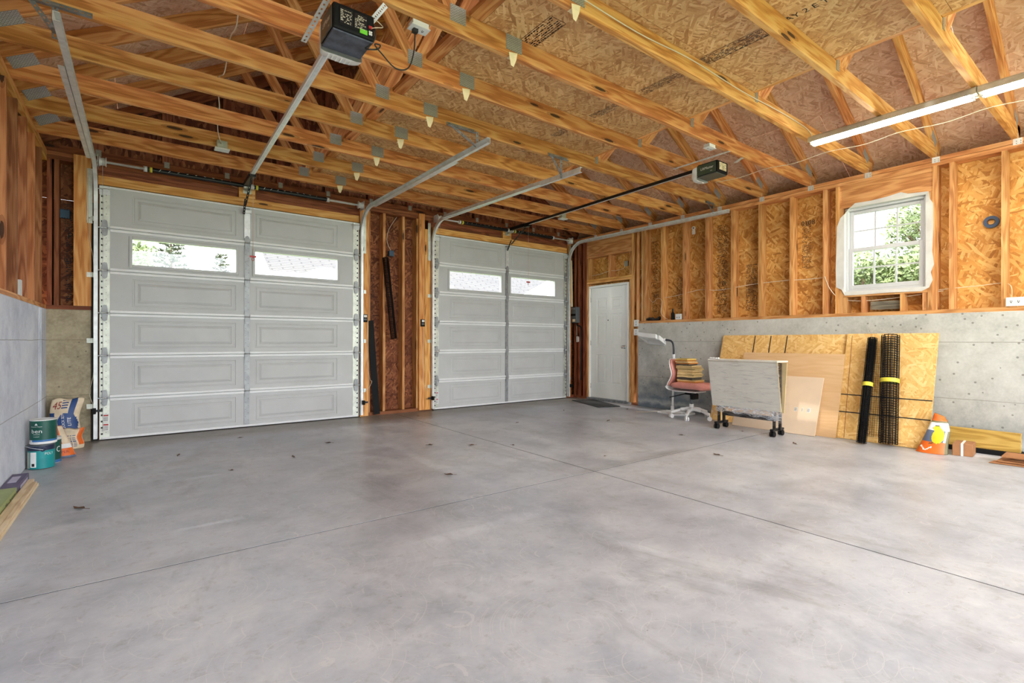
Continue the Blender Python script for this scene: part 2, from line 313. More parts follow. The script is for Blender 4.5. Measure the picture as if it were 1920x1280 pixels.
# ------------------------------------------------------------------ mesh helpers
ORG = {}
class MB:
    def __init__(s): s.v = []; s.f = []; s.m = []; s.sm = []
    def add(s, vs, fs, m=0, sm=False):
        o = len(s.v); s.v += [V(p) for p in vs]
        for f in fs: s.f.append([i+o for i in f]); s.m.append(m); s.sm.append(sm)
    def box(s, x0, x1, y0, y1, z0, z1, m=0):
        s.add([(x0, y0, z0), (x1, y0, z0), (x1, y1, z0), (x0, y1, z0), (x0, y0, z1), (x1, y0, z1), (x1, y1, z1), (x0, y1, z1)],
              [(3, 2, 1, 0), (4, 5, 6, 7), (0, 1, 5, 4), (1, 2, 6, 5), (2, 3, 7, 6), (3, 0, 4, 7)], m)
    def bar(s, p0, p1, w, h, side=(0, 0, 1), m=0):
        """w measured along side, h across it"""
        p0 = V(p0); p1 = V(p1); d = (p1-p0).normalized(); a = V(side); a = (a-d*a.dot(d)).normalized(); b = d.cross(a)
        q = [(-1, -1), (1, -1), (1, 1), (-1, 1)]
        vs = [p+a*(i*w/2)+b*(j*h/2) for p in (p0, p1) for i, j in q]
        s.add(vs, [(3, 2, 1, 0), (4, 5, 6, 7), (0, 1, 5, 4), (1, 2, 6, 5), (2, 3, 7, 6), (3, 0, 4, 7)], m)
    def tube(s, pts, r, n=8, m=0, closed=False, caps=True, sm=True):
        pts = [V(p) for p in pts]; k = len(pts); rs = r if isinstance(r, (list, tuple)) else [r]*k
        up = None; vs = []
        for i, p in enumerate(pts):
            a = pts[i-1] if (i or closed) else p; b = pts[(i+1) % k] if (i < k-1 or closed) else p
            d = (b-a).normalized()
            if up is None:
                up = V((0, 0, 1)) if abs(d.z) < .9 else V((1, 0, 0))
            up = (up-d*up.dot(d)); up = up.normalized() if up.length > 1e-6 else d.orthogonal().normalized()
            q = d.cross(up)
            for j in range(n):
                an = 2*math.pi*j/n; vs.append(p+(up*math.cos(an)+q*math.sin(an))*rs[i])
        fs = []
        for i in range(k if closed else k-1):
            i2 = (i+1) % k
            for j in range(n): fs.append((i*n+j, i*n+(j+1) % n, i2*n+(j+1) % n, i2*n+j))
        s.add(vs, fs, m, sm)
        if caps and not closed:
            o = len(s.v)-len(vs)
            s.f.append([o+j for j in range(n)][::-1]); s.m.append(m); s.sm.append(False)
            s.f.append([o+(k-1)*n+j for j in range(n)]); s.m.append(m); s.sm.append(False)
    def cyl(s, p0, p1, r, n=16, m=0, r1=None): s.tube([p0, p1], [r, r if r1 is None else r1], n, m)
    def lathe(s, prof, c, n=24, m=0, axis=(0, 0, 1)):
        c = V(c); ax = V(axis).normalized(); a = ax.orthogonal().normalized(); b = ax.cross(a)
        vs = []; fs = []
        for r, z in prof:
            for j in range(n):
                an = 2*math.pi*j/n; vs.append(c+ax*z+(a*math.cos(an)+b*math.sin(an))*r)
        for i in range(len(prof)-1):
            for j in range(n): fs.append((i*n+j, i*n+(j+1) % n, (i+1)*n+(j+1) % n, (i+1)*n+j))
        s.add(vs, fs, m, True)
    def prism(s, poly, o, ax, ay, th, m=0, side_m=None):
        """polygon in the plane (ax, ay) at o, extruded by th along ax x ay"""
        o = V(o); ax = V(ax); ay = V(ay); nz = ax.cross(ay).normalized(); k = len(poly)
        vs = [o+ax*a+ay*b for a, b in poly]+[o+ax*a+ay*b+nz*th for a, b in poly]
        s.add(vs, [tuple(range(k))[::-1], tuple(range(k, 2*k))], m)
        s.f += [[len(s.v)-2*k+i, len(s.v)-2*k+(i+1) % k, len(s.v)-k+(i+1) % k, len(s.v)-k+i] for i in range(k)]
        s.m += [m if side_m is None else side_m]*k; s.sm += [False]*k
    def sphere(s, c, r, n=12, k=8, m=0, sq=(1, 1, 1)):
        c = V(c); vs = []; fs = []
        for i in range(k+1):
            th = math.pi*i/k
            for j in range(n):
                ph = 2*math.pi*j/n; vs.append(c+V((r*sq[0]*math.sin(th)*math.cos(ph), r*sq[1]*math.sin(th)*math.sin(ph), r*sq[2]*math.cos(th))))
        for i in range(k):
            for j in range(n): fs.append((i*n+j, (i+1)*n+j, (i+1)*n+(j+1) % n, i*n+(j+1) % n))
        s.add(vs, fs, m, True)
    def build(s, name, mats, parent=None, org=None, bevel=0, seg=1):
        if not isinstance(mats, (list, tuple)): mats = [mats]
        o_ = ORG[parent.name] if parent else V(org if org is not None else min(s.v, key=lambda p: p.z))
        me = bpy.data.meshes.new(name); me.from_pydata([tuple(p-o_) for p in s.v], [], s.f)
        for x in mats: me.materials.append(x)
        me.polygons.foreach_set('material_index', s.m); me.polygons.foreach_set('use_smooth', s.sm); me.update()
        ob = bpy.data.objects.new(name, me); COL.objects.link(ob)
        if parent: ob.parent = parent
        else: ob.location = o_
        ORG[ob.name] = o_
        if bevel:
            bv = ob.modifiers.new('bevel', 'BEVEL'); bv.width = bevel; bv.segments = seg; bv.limit_method = 'ANGLE'
        return ob
def empty(name, org):
    o = bpy.data.objects.new(name, None); COL.objects.link(o); o.location = org; o.empty_display_size = .1; ORG[o.name] = V(org); return o
def tag(o, label, cat, group=None):
    o['label'] = label; o['category'] = cat
    if group: o['group'] = group
    return o
def thing(name, label, cat, org, group=None): return tag(empty(name, org), label, cat, group)
def struct(name, org=(0, 0, 0)):
    o = empty(name, org); o['kind'] = 'structure'; return o
_bc = {}
def board(name, p0, p1, w, th, wide, mat, parent, cut0=0, cut1=0, org=None):
    """lumber piece from p0 to p1 (centre line), width w along `wide`, thickness th; grain runs along its length"""
    p0 = V(p0); p1 = V(p1); d = p1-p0; L = d.length; d.normalize(); a = V(wide); a = (a-d*a.dot(d)).normalized(); b = d.cross(a)
    key = (round(L, 3), w, th, mat.name, cut0, cut1)
    if key not in _bc:
        h = w/2; k = th/2
        vs = [(-L/2+cut0, -h, -k), (L/2-cut1, -h, -k), (L/2, h, -k), (-L/2, h, -k), (-L/2+cut0, -h, k), (L/2-cut1, -h, k), (L/2, h, k), (-L/2, h, k)]
        me = bpy.data.meshes.new(name); me.from_pydata(vs, [], [(3, 2, 1, 0), (4, 5, 6, 7), (0, 1, 5, 4), (1, 2, 6, 5), (2, 3, 7, 6), (3, 0, 4, 7)])
        me.materials.append(mat); _bc[key] = me
    ob = bpy.data.objects.new(name, _bc[key]); COL.objects.link(ob)
    c = (p0+p1)/2
    m = M(((d.x, a.x, b.x, c.x), (d.y, a.y, b.y, c.y), (d.z, a.z, b.z, c.z), (0, 0, 0, 1)))
    if parent:
        ob.parent = parent; m = M.Translation(-ORG[parent.name]) @ m
    ORG[ob.name] = c
    ob.matrix_local = m
    return ob
def abox(name, x0, x1, y0, y1, z0, z1, mat, parent):
    """axis-aligned lumber / sheet; grain follows the longest side"""
    d = [x1-x0, y1-y0, z1-z0]; o = sorted(range(3), key=lambda i: -d[i]); c = V(((x0+x1)/2, (y0+y1)/2, (z0+z1)/2))
    e = [V((1, 0, 0)), V((0, 1, 0)), V((0, 0, 1))]; L = e[o[0]]*(d[o[0]]/2)
    return board(name, c-L, c+L, round(d[o[1]], 4), round(d[o[2]], 4), e[o[1]], mat, parent)
def text_geo(s, size=1.0, align='CENTER', ext=0):
    cu = bpy.data.curves.new('lettering', 'FONT'); cu.body = s; cu.size = size; cu.align_x = align; cu.align_y = 'CENTER'; cu.resolution_u = 2
    ob = bpy.data.objects.new('lettering', cu); COL.objects.link(ob)
    dg = bpy.context.evaluated_depsgraph_get(); me = bpy.data.meshes.new_from_object(ob.evaluated_get(dg))
    vs = [(v.co.x, v.co.y) for v in me.vertices]; fs = [tuple(p.vertices) for p in me.polygons]
    bpy.data.objects.remove(ob); bpy.data.curves.remove(cu); bpy.data.meshes.remove(me)
    return vs, fs
def lettering(name, s, o, ax, ay, size, mat, parent, bold=1.0, fit=None):
    vs, fs = text_geo(s, size); o = V(o); ax = V(ax).normalized(); ay = V(ay).normalized()
    if fit:
        w = max(p[0] for p in vs)-min(p[0] for p in vs); k = fit/w; vs = [(p[0]*k, p[1]) for p in vs]
    b = MB(); b.add([o+ax*p[0]*bold+ay*p[1] for p in vs], fs)
    return b.build(name, mat, parent)
def ticks(name, o, ax, ay, w, h, rows, mat, parent, dens=.62, seed=0, cell=.012, frame=False):
    """a block of tiny printed lines, too small to read, as flat ink marks"""
    r = random.Random(seed); b = MB(); o = V(o); ax = V(ax).normalized(); ay = V(ay).normalized(); rh = h/rows
    for i in range(rows):
        x = 0
        while x < w:
            l = r.uniform(.3, 1.6)*cell
            if r.random() < dens and x+l < w:
                a, c, e = x, x+l, i*rh; f = e+rh*r.uniform(.35, .62)
                b.add([o+ax*a+ay*e, o+ax*c+ay*e, o+ax*c+ay*f, o+ax*a+ay*f], [(0, 1, 2, 3)])
            x += l+r.uniform(.15, .5)*cell
    if frame:
        for a, c, e, f in ((0, w, -.006, -.002), (0, w, h+.002, h+.006), (-.006, -.002, 0, h), (w+.002, w+.006, 0, h)):
            b.add([o+ax*a+ay*e, o+ax*c+ay*e, o+ax*c+ay*f, o+ax*a+ay*f], [(0, 1, 2, 3)])
    return b.build(name, mat, parent)
def perf(b, p0, p1, w, th, side, n, m=0):
    """punched strip: two rails and bridges between real holes"""
    p0 = V(p0); p1 = V(p1); d = (p1-p0).normalized(); a = V(side); a = (a-d*a.dot(d)).normalized(); nn = d.cross(a)
    for s in (-1, 1): b.bar(p0+a*s*w*.33, p1+a*s*w*.33, w*.34, th, a, m)
    L = (p1-p0).length
    for i in range(n+1):
        q = p0+d*(L*i/n); h = L/n*.28
        q0 = q-d*h if i else q; q1 = q+d*h if i < n else q
        b.bar(q0, q1, w*.33, th*.98, a, m)
def smooth_path(pts, n=6):
    pts = [V(p) for p in pts]; out = []
    for i in range(len(pts)-1):
        p0 = pts[max(i-1, 0)]; p1 = pts[i]; p2 = pts[i+1]; p3 = pts[min(i+2, len(pts)-1)]
        for k in range(n):
            t = k/n
            out.append(.5*((2*p1)+(p2-p0)*t+(2*p0-5*p1+4*p2-p3)*t*t+(3*p1-p0-3*p2+p3)*t**3))
    return out+[pts[-1]]
# ================================================================== STRUCTURE
XL, XR, YF, YB = -.755, 6.72, 6.95, -2.3          # inner faces; YB: the garage is open behind the camera
SD = .14                                           # stud depth
ZC, ZP, ZT = 1.38, 2.94, 3.03                      # concrete top, top-plate underside, truss bearing
# ---- floor: four slabs with tooled joints
fl = struct('floor')
JX, JY, G = 3.03, 2.885, .005
for xa, xb in ((XL-.2, JX-G), (JX+G, XR+.25)):
    for ya, yb in ((YB, JY-G), (JY+G, YF+.16)):
        b = MB(); b.box(xa, xb, ya, yb, -.12, 0); b.build('slab', FLOORM, fl)
b = MB(); b.box(XL-.2, XR+.25, YB, YF+.16, -.16, -.0015); b.build('joint_filler', plain('joint_dark', hexc(46, 42, 40), .95), fl)
b = MB(); b.box(-60, 90, -40, 120, -.4, -.16); g = b.build('ground', GRASS, org=(0, 0, -.16)); g['kind'] = 'structure'

# ---- right wall
wr = struct('wall_right')
b = MB(); b.box(XR-.02, XR+.24, YB, 5.395, 0, ZC); b.build('concrete_base', CONR, wr, bevel=.006)
XO = XR+SD
abox('sill_plate', XR-.012, XO, YB, 5.40, ZC, ZC+.04, LUMS, wr)
for z0, z1 in ((ZP, ZP+.043), (ZP+.047, ZT)): abox('top_plate', XR, XO, YB, YF+.1, z0, z1, LUMS, wr)
def rstud(y, z0=ZC+.04, z1=ZP, mat=LUMS, name='stud', w=.04): return abox(name, XR, XO, y, y+w, z0, z1, mat, wr)
for y in (4.91, 4.51, 4.13, 3.73, 3.34, 2.935, 2.545, 2.405, 1.49, 1.355, .965, .56, .155, -.25, -.655, -1.06, -1.465): rstud(y)
rstud(2.365, z1=2.67, name='jack_stud'); rstud(1.53, z1=2.67, name='jack_stud')
for y in (5.30, 5.25): rstud(y, mat=LUMS)
for y in (5.40, 5.505): rstud(y, 0.04, ZP)
rstud(5.55, .04, 2.14, name='jack_stud')
for y in (6.60, 6.66, 6.80, 6.905): rstud(y, .04, ZP, LUMD)
rstud(6.56, .04, 2.14, LUMS, 'jack_stud')
# door header group
abox('header_beam', XR, XO, 5.55, 6.60, 2.665, ZP, LUMS, wr)
abox('header_plate', XR, XO, 5.55, 6.60, 2.625, 2.663, LUMS, wr)
for z in (2.145, 2.185): abox('lintel', XR, XO, 5.55, 6.60, z, z+.038, LUMY, wr)
for y in (5.56, 6.03, 6.555): abox('cripple_stud', XR, XO, y, y+.038, 2.225, 2.623, LUMS, wr)
abox('door_sill_plate', XR, XO, 5.40, 5.55, 0, .04, LUMD, wr); abox('door_sill_plate', XR, XO, 6.60, YF, 0, .04, LUMD, wr)
# window header, rough sill, cripples
abox('header_beam', XR+.01, XO, 1.53, 2.405, 2.69, ZP, LUMS, wr)
abox('header_plate', XR+.004, XO, 1.53, 2.405, 2.67, 2.688, LUMS, wr)
abox('rough_sill', XR, XO, 1.57, 2.365, 1.61, 1.65, LUMS, wr)
for y in (1.575, 1.77, 2.14, 2.325): abox('cripple_stud', XR, XO, y, y+.038, ZC+.042, 1.608, LUMS, wr)
abox('filler_board', XR+.05, XR+.07, 1.80, 2.10, 1.45, 1.545, LUMG, wr)
# sheathing, leaving the window and the door open
def rpanel(y0, y1, z0, z1, name='sheathing_panel'): abox(name, XO, XO+.012, y0+.0015, y1-.0015, z0, z1, OSBW, wr)
for y0, y1 in ((2.565, 3.785), (3.785, 5.0), (5.0, 5.56), (.345, 1.545), (-.875, .345), (YB, -.875)): rpanel(y0, y1, .2 if y0 >= 5 else ZC-.1, 3.02)
rpanel(1.545, 2.40, ZC-.1, 1.66); rpanel(1.545, 2.40, 2.66, 3.02); rpanel(2.40, 2.565, ZC-.1, 3.02)
rpanel(5.56, 6.60, 2.10, 3.02); rpanel(6.60, YF+.15, 0, 3.02)
# ink stamps printed on the sheets
def rink(y, z, h, w, sd, rows=26): ticks('grade_stamp', (XO-.0015, y, z), (0, -1, 0), (0, 0, 1), w, h, rows, PRINT, wr, .7, sd)
rink(5.22, 1.55, 1.2, .10, 1, 52); rink(4.75, 1.6, .5, .12, 2, 26); rink(4.06, 1.5, 1.3, .16, 3, 60); rink(3.62, 1.52, .65, .16, 4, 30); rink(2.88, 2.02, .62, .11, 5, 40); rink(3.98, 2.0, .3, .1, 6, 14)
for y, z, tx in ((4.02, 1.93, 'TPI'), (5.19, 1.83, 'TPI'), (2.85, 2.60, '0108')):
    lettering('stamp_lettering', tx, (XO-.002, y-.04, z), (0, -1, 0), (0, 0, 1), .085, PRINTK, wr)
# truss tie plates on the top plate
TY = [.285+.61*i for i in range(11)]                # near faces of the trusses
for y in TY[1:]:
    b = MB(); b.box(XR-.003, XR, y-.035, y+.03, ZT-.06, ZT+.0); b.box(XR-.003, XR+.0, y-.006, y-.003, ZT-.02, ZT+.05)
    for q in range(4): b.box(XR-.0045, XR-.002, y-.027+.03*(q % 2), y-.021+.03*(q % 2), ZT-.05+.02*(q//2), ZT-.044+.02*(q//2), 1)
    b.build('tie_plate', [GALV, BLACKM], wr)

# ---- front wall (garage doors)
wf = struct('wall_front'); YO = YF+SD
YD = 6.9175; D1 = (-.335, 2.487); D2 = (3.675, 6.492); DH = 2.743
b = MB(); b.box(XL-.02, -.405, YF-.02, YO, 0, 1.40); b.build('concrete_stub', CONF, wf, bevel=.006)
b = MB(); b.box(-.402, -.345, YF-.01, YF+.04, 0, 2.55); b.build('gap_shade_strip', RUB, wf)  # black strip standing in for the shaded gap between stub and track
abox('sill_plate', XL, -.405, YF-.02, YO, 1.40, 1.44, LUMD, wf)
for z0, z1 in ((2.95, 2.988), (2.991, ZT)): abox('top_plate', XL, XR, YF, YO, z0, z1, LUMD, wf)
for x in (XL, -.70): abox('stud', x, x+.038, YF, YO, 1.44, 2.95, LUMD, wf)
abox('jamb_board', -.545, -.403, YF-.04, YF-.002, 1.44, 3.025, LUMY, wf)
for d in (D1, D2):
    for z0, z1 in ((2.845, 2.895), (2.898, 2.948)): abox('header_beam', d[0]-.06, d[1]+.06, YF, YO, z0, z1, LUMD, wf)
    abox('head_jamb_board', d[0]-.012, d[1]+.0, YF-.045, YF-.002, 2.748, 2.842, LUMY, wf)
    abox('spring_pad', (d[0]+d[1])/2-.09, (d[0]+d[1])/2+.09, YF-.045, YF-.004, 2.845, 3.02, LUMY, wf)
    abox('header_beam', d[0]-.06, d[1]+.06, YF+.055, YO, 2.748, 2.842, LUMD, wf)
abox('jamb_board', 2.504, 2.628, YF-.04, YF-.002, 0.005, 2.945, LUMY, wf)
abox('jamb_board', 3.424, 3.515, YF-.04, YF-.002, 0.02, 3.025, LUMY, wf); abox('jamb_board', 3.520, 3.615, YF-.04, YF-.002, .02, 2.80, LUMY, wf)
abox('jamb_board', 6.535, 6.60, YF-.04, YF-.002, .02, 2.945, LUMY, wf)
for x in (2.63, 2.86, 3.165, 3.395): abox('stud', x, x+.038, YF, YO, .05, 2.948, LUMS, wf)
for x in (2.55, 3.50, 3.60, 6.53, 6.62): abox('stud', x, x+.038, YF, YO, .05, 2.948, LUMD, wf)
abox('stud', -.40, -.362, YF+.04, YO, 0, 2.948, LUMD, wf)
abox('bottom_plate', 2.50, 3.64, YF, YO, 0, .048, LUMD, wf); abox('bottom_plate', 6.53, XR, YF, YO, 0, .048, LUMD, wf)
for d in (D1, D2):                                   # outside stops closing the gaps round the doors
    for xa in (d[0]-.07, d[1]-.03): abox('door_stop', xa, xa+.10, YD+.05, YD+.085, 0, 2.84, LUMD, wf)
    abox('door_stop', d[0]+.03, d[1]-.03, YD+.05, YD+.085, 2.71, 2.81, LUMD, wf)
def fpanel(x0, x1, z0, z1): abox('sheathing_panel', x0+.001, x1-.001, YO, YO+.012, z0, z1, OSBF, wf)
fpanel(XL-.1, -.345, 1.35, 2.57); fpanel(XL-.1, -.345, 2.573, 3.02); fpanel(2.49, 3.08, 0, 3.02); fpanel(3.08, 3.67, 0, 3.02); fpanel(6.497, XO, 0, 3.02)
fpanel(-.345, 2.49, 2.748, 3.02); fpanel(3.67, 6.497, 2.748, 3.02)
ticks('grade_stamp', (-.62, YO-.0015, 1.5), (1, 0, 0), (0, 0, 1), .07, .7, 34, PRINTK, wf, .72, 11); ticks('grade_stamp', (-.63, YO-.0015, 2.24), (1, 0, 0), (0, 0, 1), .09, .3, 16, PRINTK, wf, .7, 12)
ticks('grade_stamp', (2.69, YO-.0015, .9), (1, 0, 0), (0, 0, 1), .10, 1.15, 60, PRINT, wf, .7, 13)
lettering('stamp_lettering', 'P', (-.585, YO-.002, 2.19), (1, 0, 0), (0, 0, 1), .10, PRINTK, wf); lettering('stamp_lettering', '010', (-.585, YO-.002, 1.93), (1, 0, 0), (0, 0, 1), .07, PRINTK, wf)
lettering('stamp_lettering', 'P', (2.745, YO-.002, 1.72), (1, 0, 0), (0, 0, 1), .09, PRINT, wf)

# ---- left wall
wl = struct('wall_left')
b = MB(); b.box(XL-.24, XL, YB, YF-.0, 0, ZC+.02); b.build('concrete_base', CONL, wl, bevel=.006)
for y in (6.45, 6.55): # form-board fins on the pour
    b = MB(); b.box(XL, XL+.006, y, y+.012, 0, ZC+.01); b.build('form_ridge', CONL, wl)
abox('sill_plate', XL-SD, XL-.004, YB, YF, ZC+.02, ZC+.058, LUMS, wl)
for z0, z1 in ((ZP+.01, ZP+.05), (ZP+.052, ZT)): abox('top_plate', XL-SD, XL, YB, YF+.1, z0, z1, LUMY, wl)
y = 6.60
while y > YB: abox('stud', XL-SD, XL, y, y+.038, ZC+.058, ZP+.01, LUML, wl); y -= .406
y = YF+.1
while y > YB+.2: abox('sheathing_panel', XL-SD-.012, XL-SD, max(y-1.217, YB), y, ZC-.1, 3.02, OSBW, wl); y -= 1.22

# ---- roof: sheathing sheets, storage deck, eaves, gable
ce = struct('ceiling'); XC = 2.98; HALF = 3.88; SL = .583; ZH = 3.05
RV = .165                                              # rafter depth measured upright
def rz(x): return ZH+SL*(HALF-abs(x-XC))               # rafter underside
cs = 1/math.sqrt(1+SL*SL)
YE = YF+.13
for sg in (-1, 1):
    up = V((-sg*cs, 0, SL*cs)); nrm = V((sg*SL*cs, 0, cs))
    base = V((XC+sg*(HALF+.34), 0, ZH-SL*.34+RV)); tot = (HALF+.34)/cs; k = 0; s0 = 0
    while s0 < tot-.05:
        s1 = min(s0+1.219, tot); off = 1.22 if k % 2 else 0; y = YE+.2
        ys = [YE+.2]; yy = YE+.2-(1.22 if k % 2 else 2.44)
        while yy > YB: ys.append(yy); yy -= 2.44
        ys.append(YB)
        for ya, yb in zip(ys[1:], ys[:-1]):
            c0 = base+up*((s0+s1)/2)+nrm*.007
            board('roof_sheet', c0+V((0, ya+.0015, 0)), c0+V((0, yb-.0015, 0)), round(s1-s0-.003, 4), .012, up, OSBR, ce)
        s0 = s1; k += 1
    xe = XC+sg*(HALF+.30)
    q0, q1 = sorted((XC+sg*(HALF-.02), xe)); abox('eave_end', q0, q1, YO+.016, YO+.03, 2.80, 3.30, WHITE, ce)
    abox('fascia', xe-.02, xe+.02, YB, YE+.2, 2.80, 3.06, WHITE, ce)
    x0, x1 = sorted((XC+sg*(HALF+.01), xe-sg*.02)); abox('soffit', x0, x1, YB, YE+.2, 2.83, 2.85, WHITE, ce)
# deck sheets lying on the truss chords
y = 6.94
while y > YB+.1:
    y0 = max(y-1.22, YB+.05); abox('deck_sheet', 1.80, 4.108, y0+.0015, y-.0015, 3.172, 3.188, OSBD, ce); y -= 1.22
for a, c in zip(TY, TY[1:]+[6.945]):
    abox('deck_edge_block', 1.705, 1.797, a+.042, c-.002, 3.172, 3.208, LUM, ce)
    abox('deck_edge_block', 4.11, 4.148, a+.042, c-.002, 3.172, 3.24, LUMY, ce)
sd = 20
for xx, yy, ln, wd_, fr in ((2.245, 2.74, .33, .125, True), (3.43, 2.10, .44, .11, True), (3.43, 2.69, .38, .10, False), (3.43, 3.26, .32, .10, False), (3.42, 3.80, .24, .09, False), (3.42, 4.32, .24, .09, False)):
    ticks('grade_stamp', (xx, yy, 3.1705), (0, -1, 0), (-1, 0, 0), ln, wd_, 7, PRINTK, ce, .78, sd, .02, frame=fr); sd += 1
lettering('stamp_lettering', 'MAY 2 E TO B', (3.365, 1.36, 3.1705), (0, -1, 0), (-1, 0, 0), .07, PRINTK, ce)
# gable sheathing above the garage-door wall
x = XC-HALF
while x < XC+HALF-.01:
    x1 = min(x+1.219, XC+HALF); xs = sorted({x, x1} | ({XC} if x < XC < x1 else set()))
    poly = [(x, 3.0), (x1, 3.0)]+[(q, rz(q)+RV) for q in reversed(xs)]
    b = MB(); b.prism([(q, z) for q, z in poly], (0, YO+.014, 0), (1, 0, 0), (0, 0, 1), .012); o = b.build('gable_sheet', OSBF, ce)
    x = x1
# ================================================================== ROOF TRUSSES
TH = .038
ORD = ['first', 'second', 'third', 'fourth', 'fifth', 'sixth', 'seventh', 'eighth', 'ninth', 'tenth', 'eleventh']
def rafter(t, yc, sg, mat):
    a = V((XC+sg*(HALF+.02), yc, rz(XC+sg*(HALF+.02))+RV/2)); c = V((XC, yc, rz(XC)+RV/2))
    board('top_chord', a, c, .14, TH, (0, 0, 1), mat, t)
for i, y in enumerate(TY):
    n = len(TY)-i; yc = y+TH/2
    lm = LUMY if i in (1, 2) else LUM
    t_ = thing('roof_truss', 'wooden roof truss, %s from the garage door wall' % ORD[n-1], 'truss', (XC, yc, ZT), 'roof trusses')
    board('bottom_chord', (XL-SD, yc, ZT+.07), (2.075, yc, ZT+.07), .14, TH, (0, 0, 1), lm, t_)
    board('bottom_chord', (2.077, yc, ZT+.07), (XO, yc, ZT+.07), .14, TH, (0, 0, 1), lm, t_)
    rafter(t_, yc, -1, LUM); rafter(t_, yc, 1, LUM)
    # webs fan out from the panel points
    board('web', (1.575, yc, 3.15), (.955, yc, rz(.955)+.03), .089, TH, (0, 0, 1), LUM, t_)
    board('web', (1.655, yc, 3.15), (2.56, yc, rz(2.56)+.02), .089, TH, (0, 0, 1), LUM, t_)
    board('web', (4.215, yc, 3.15), (4.215, yc, rz(4.215)+.03), .089, TH, (1, 0, 0), LUM, t_)
    board('web', (4.26, yc, 3.16), (5.10, yc, rz(5.10)+.03), .089, TH, (0, 0, 1), LUM, t_)
    for (x, z, w, h) in ((1.615, 3.145, .115, .105), (2.06, 3.125, .135, .115), (4.165, 3.15, .045, .10)):
        board('connector_plate', (x-w/2, y-.0015, z), (x+w/2, y-.0015, z), h, .002, (0, 0, 1), PLATE, t_)
    for sg in (-1, 1):
        d = V((-sg*cs, 0, SL*cs)); p = V((XC+sg*(HALF-.20), y-.0015, rz(XC+sg*(HALF-.20))+.045))
        if sg < 0: p = V((-.69, y-.0015, 3.165))
        board('connector_plate', p-d*.085, p+d*.085, .085, .002, (0, 0, 1), PLATE, t_)
    # paper tag stapled under the splice
    b = MB(); x0 = 2.035
    b.prism([(-.008, 0), (.064, .012), (.060, -.03), (.040, -.085), (.016, -.078), (.0, -.03)], (x0-.015, y-.006, ZT+.018), (1, 0, 0), (0, -.12, .99), .0015)
    b.box(x0-.012, x0+.04, y-.006, y+TH, ZT-.002, ZT-.0005)
    b.build('paper_tag', PAPER, t_)
# gable truss over the front wall
yc = YF+.07
t_ = thing('roof_truss', 'gable end roof truss with upright studs above the garage doors', 'truss', (XC, yc, ZT), 'roof trusses')
board('bottom_chord', (XL-SD, yc, ZT+.045), (XO, yc, ZT+.045), .089, TH, (0, 0, 1), LUMD, t_)
rafter(t_, yc, -1, LUMD); rafter(t_, yc, 1, LUMD)
x = XC-HALF+.55
while x < XC+HALF-.4:
    board('gable_stud', (x, yc, ZT+.092), (x, yc, rz(x)), .089, TH, (1, 0, 0), LUMD, t_)
    board('connector_plate', (x-.025, yc-TH/2-.0015, ZT+.075), (x+.025, yc-TH/2-.0015, ZT+.075), .07, .002, (0, 0, 1), PLATE, t_)
    x += .61

# ================================================================== GARAGE DOORS
SEC = DH/6

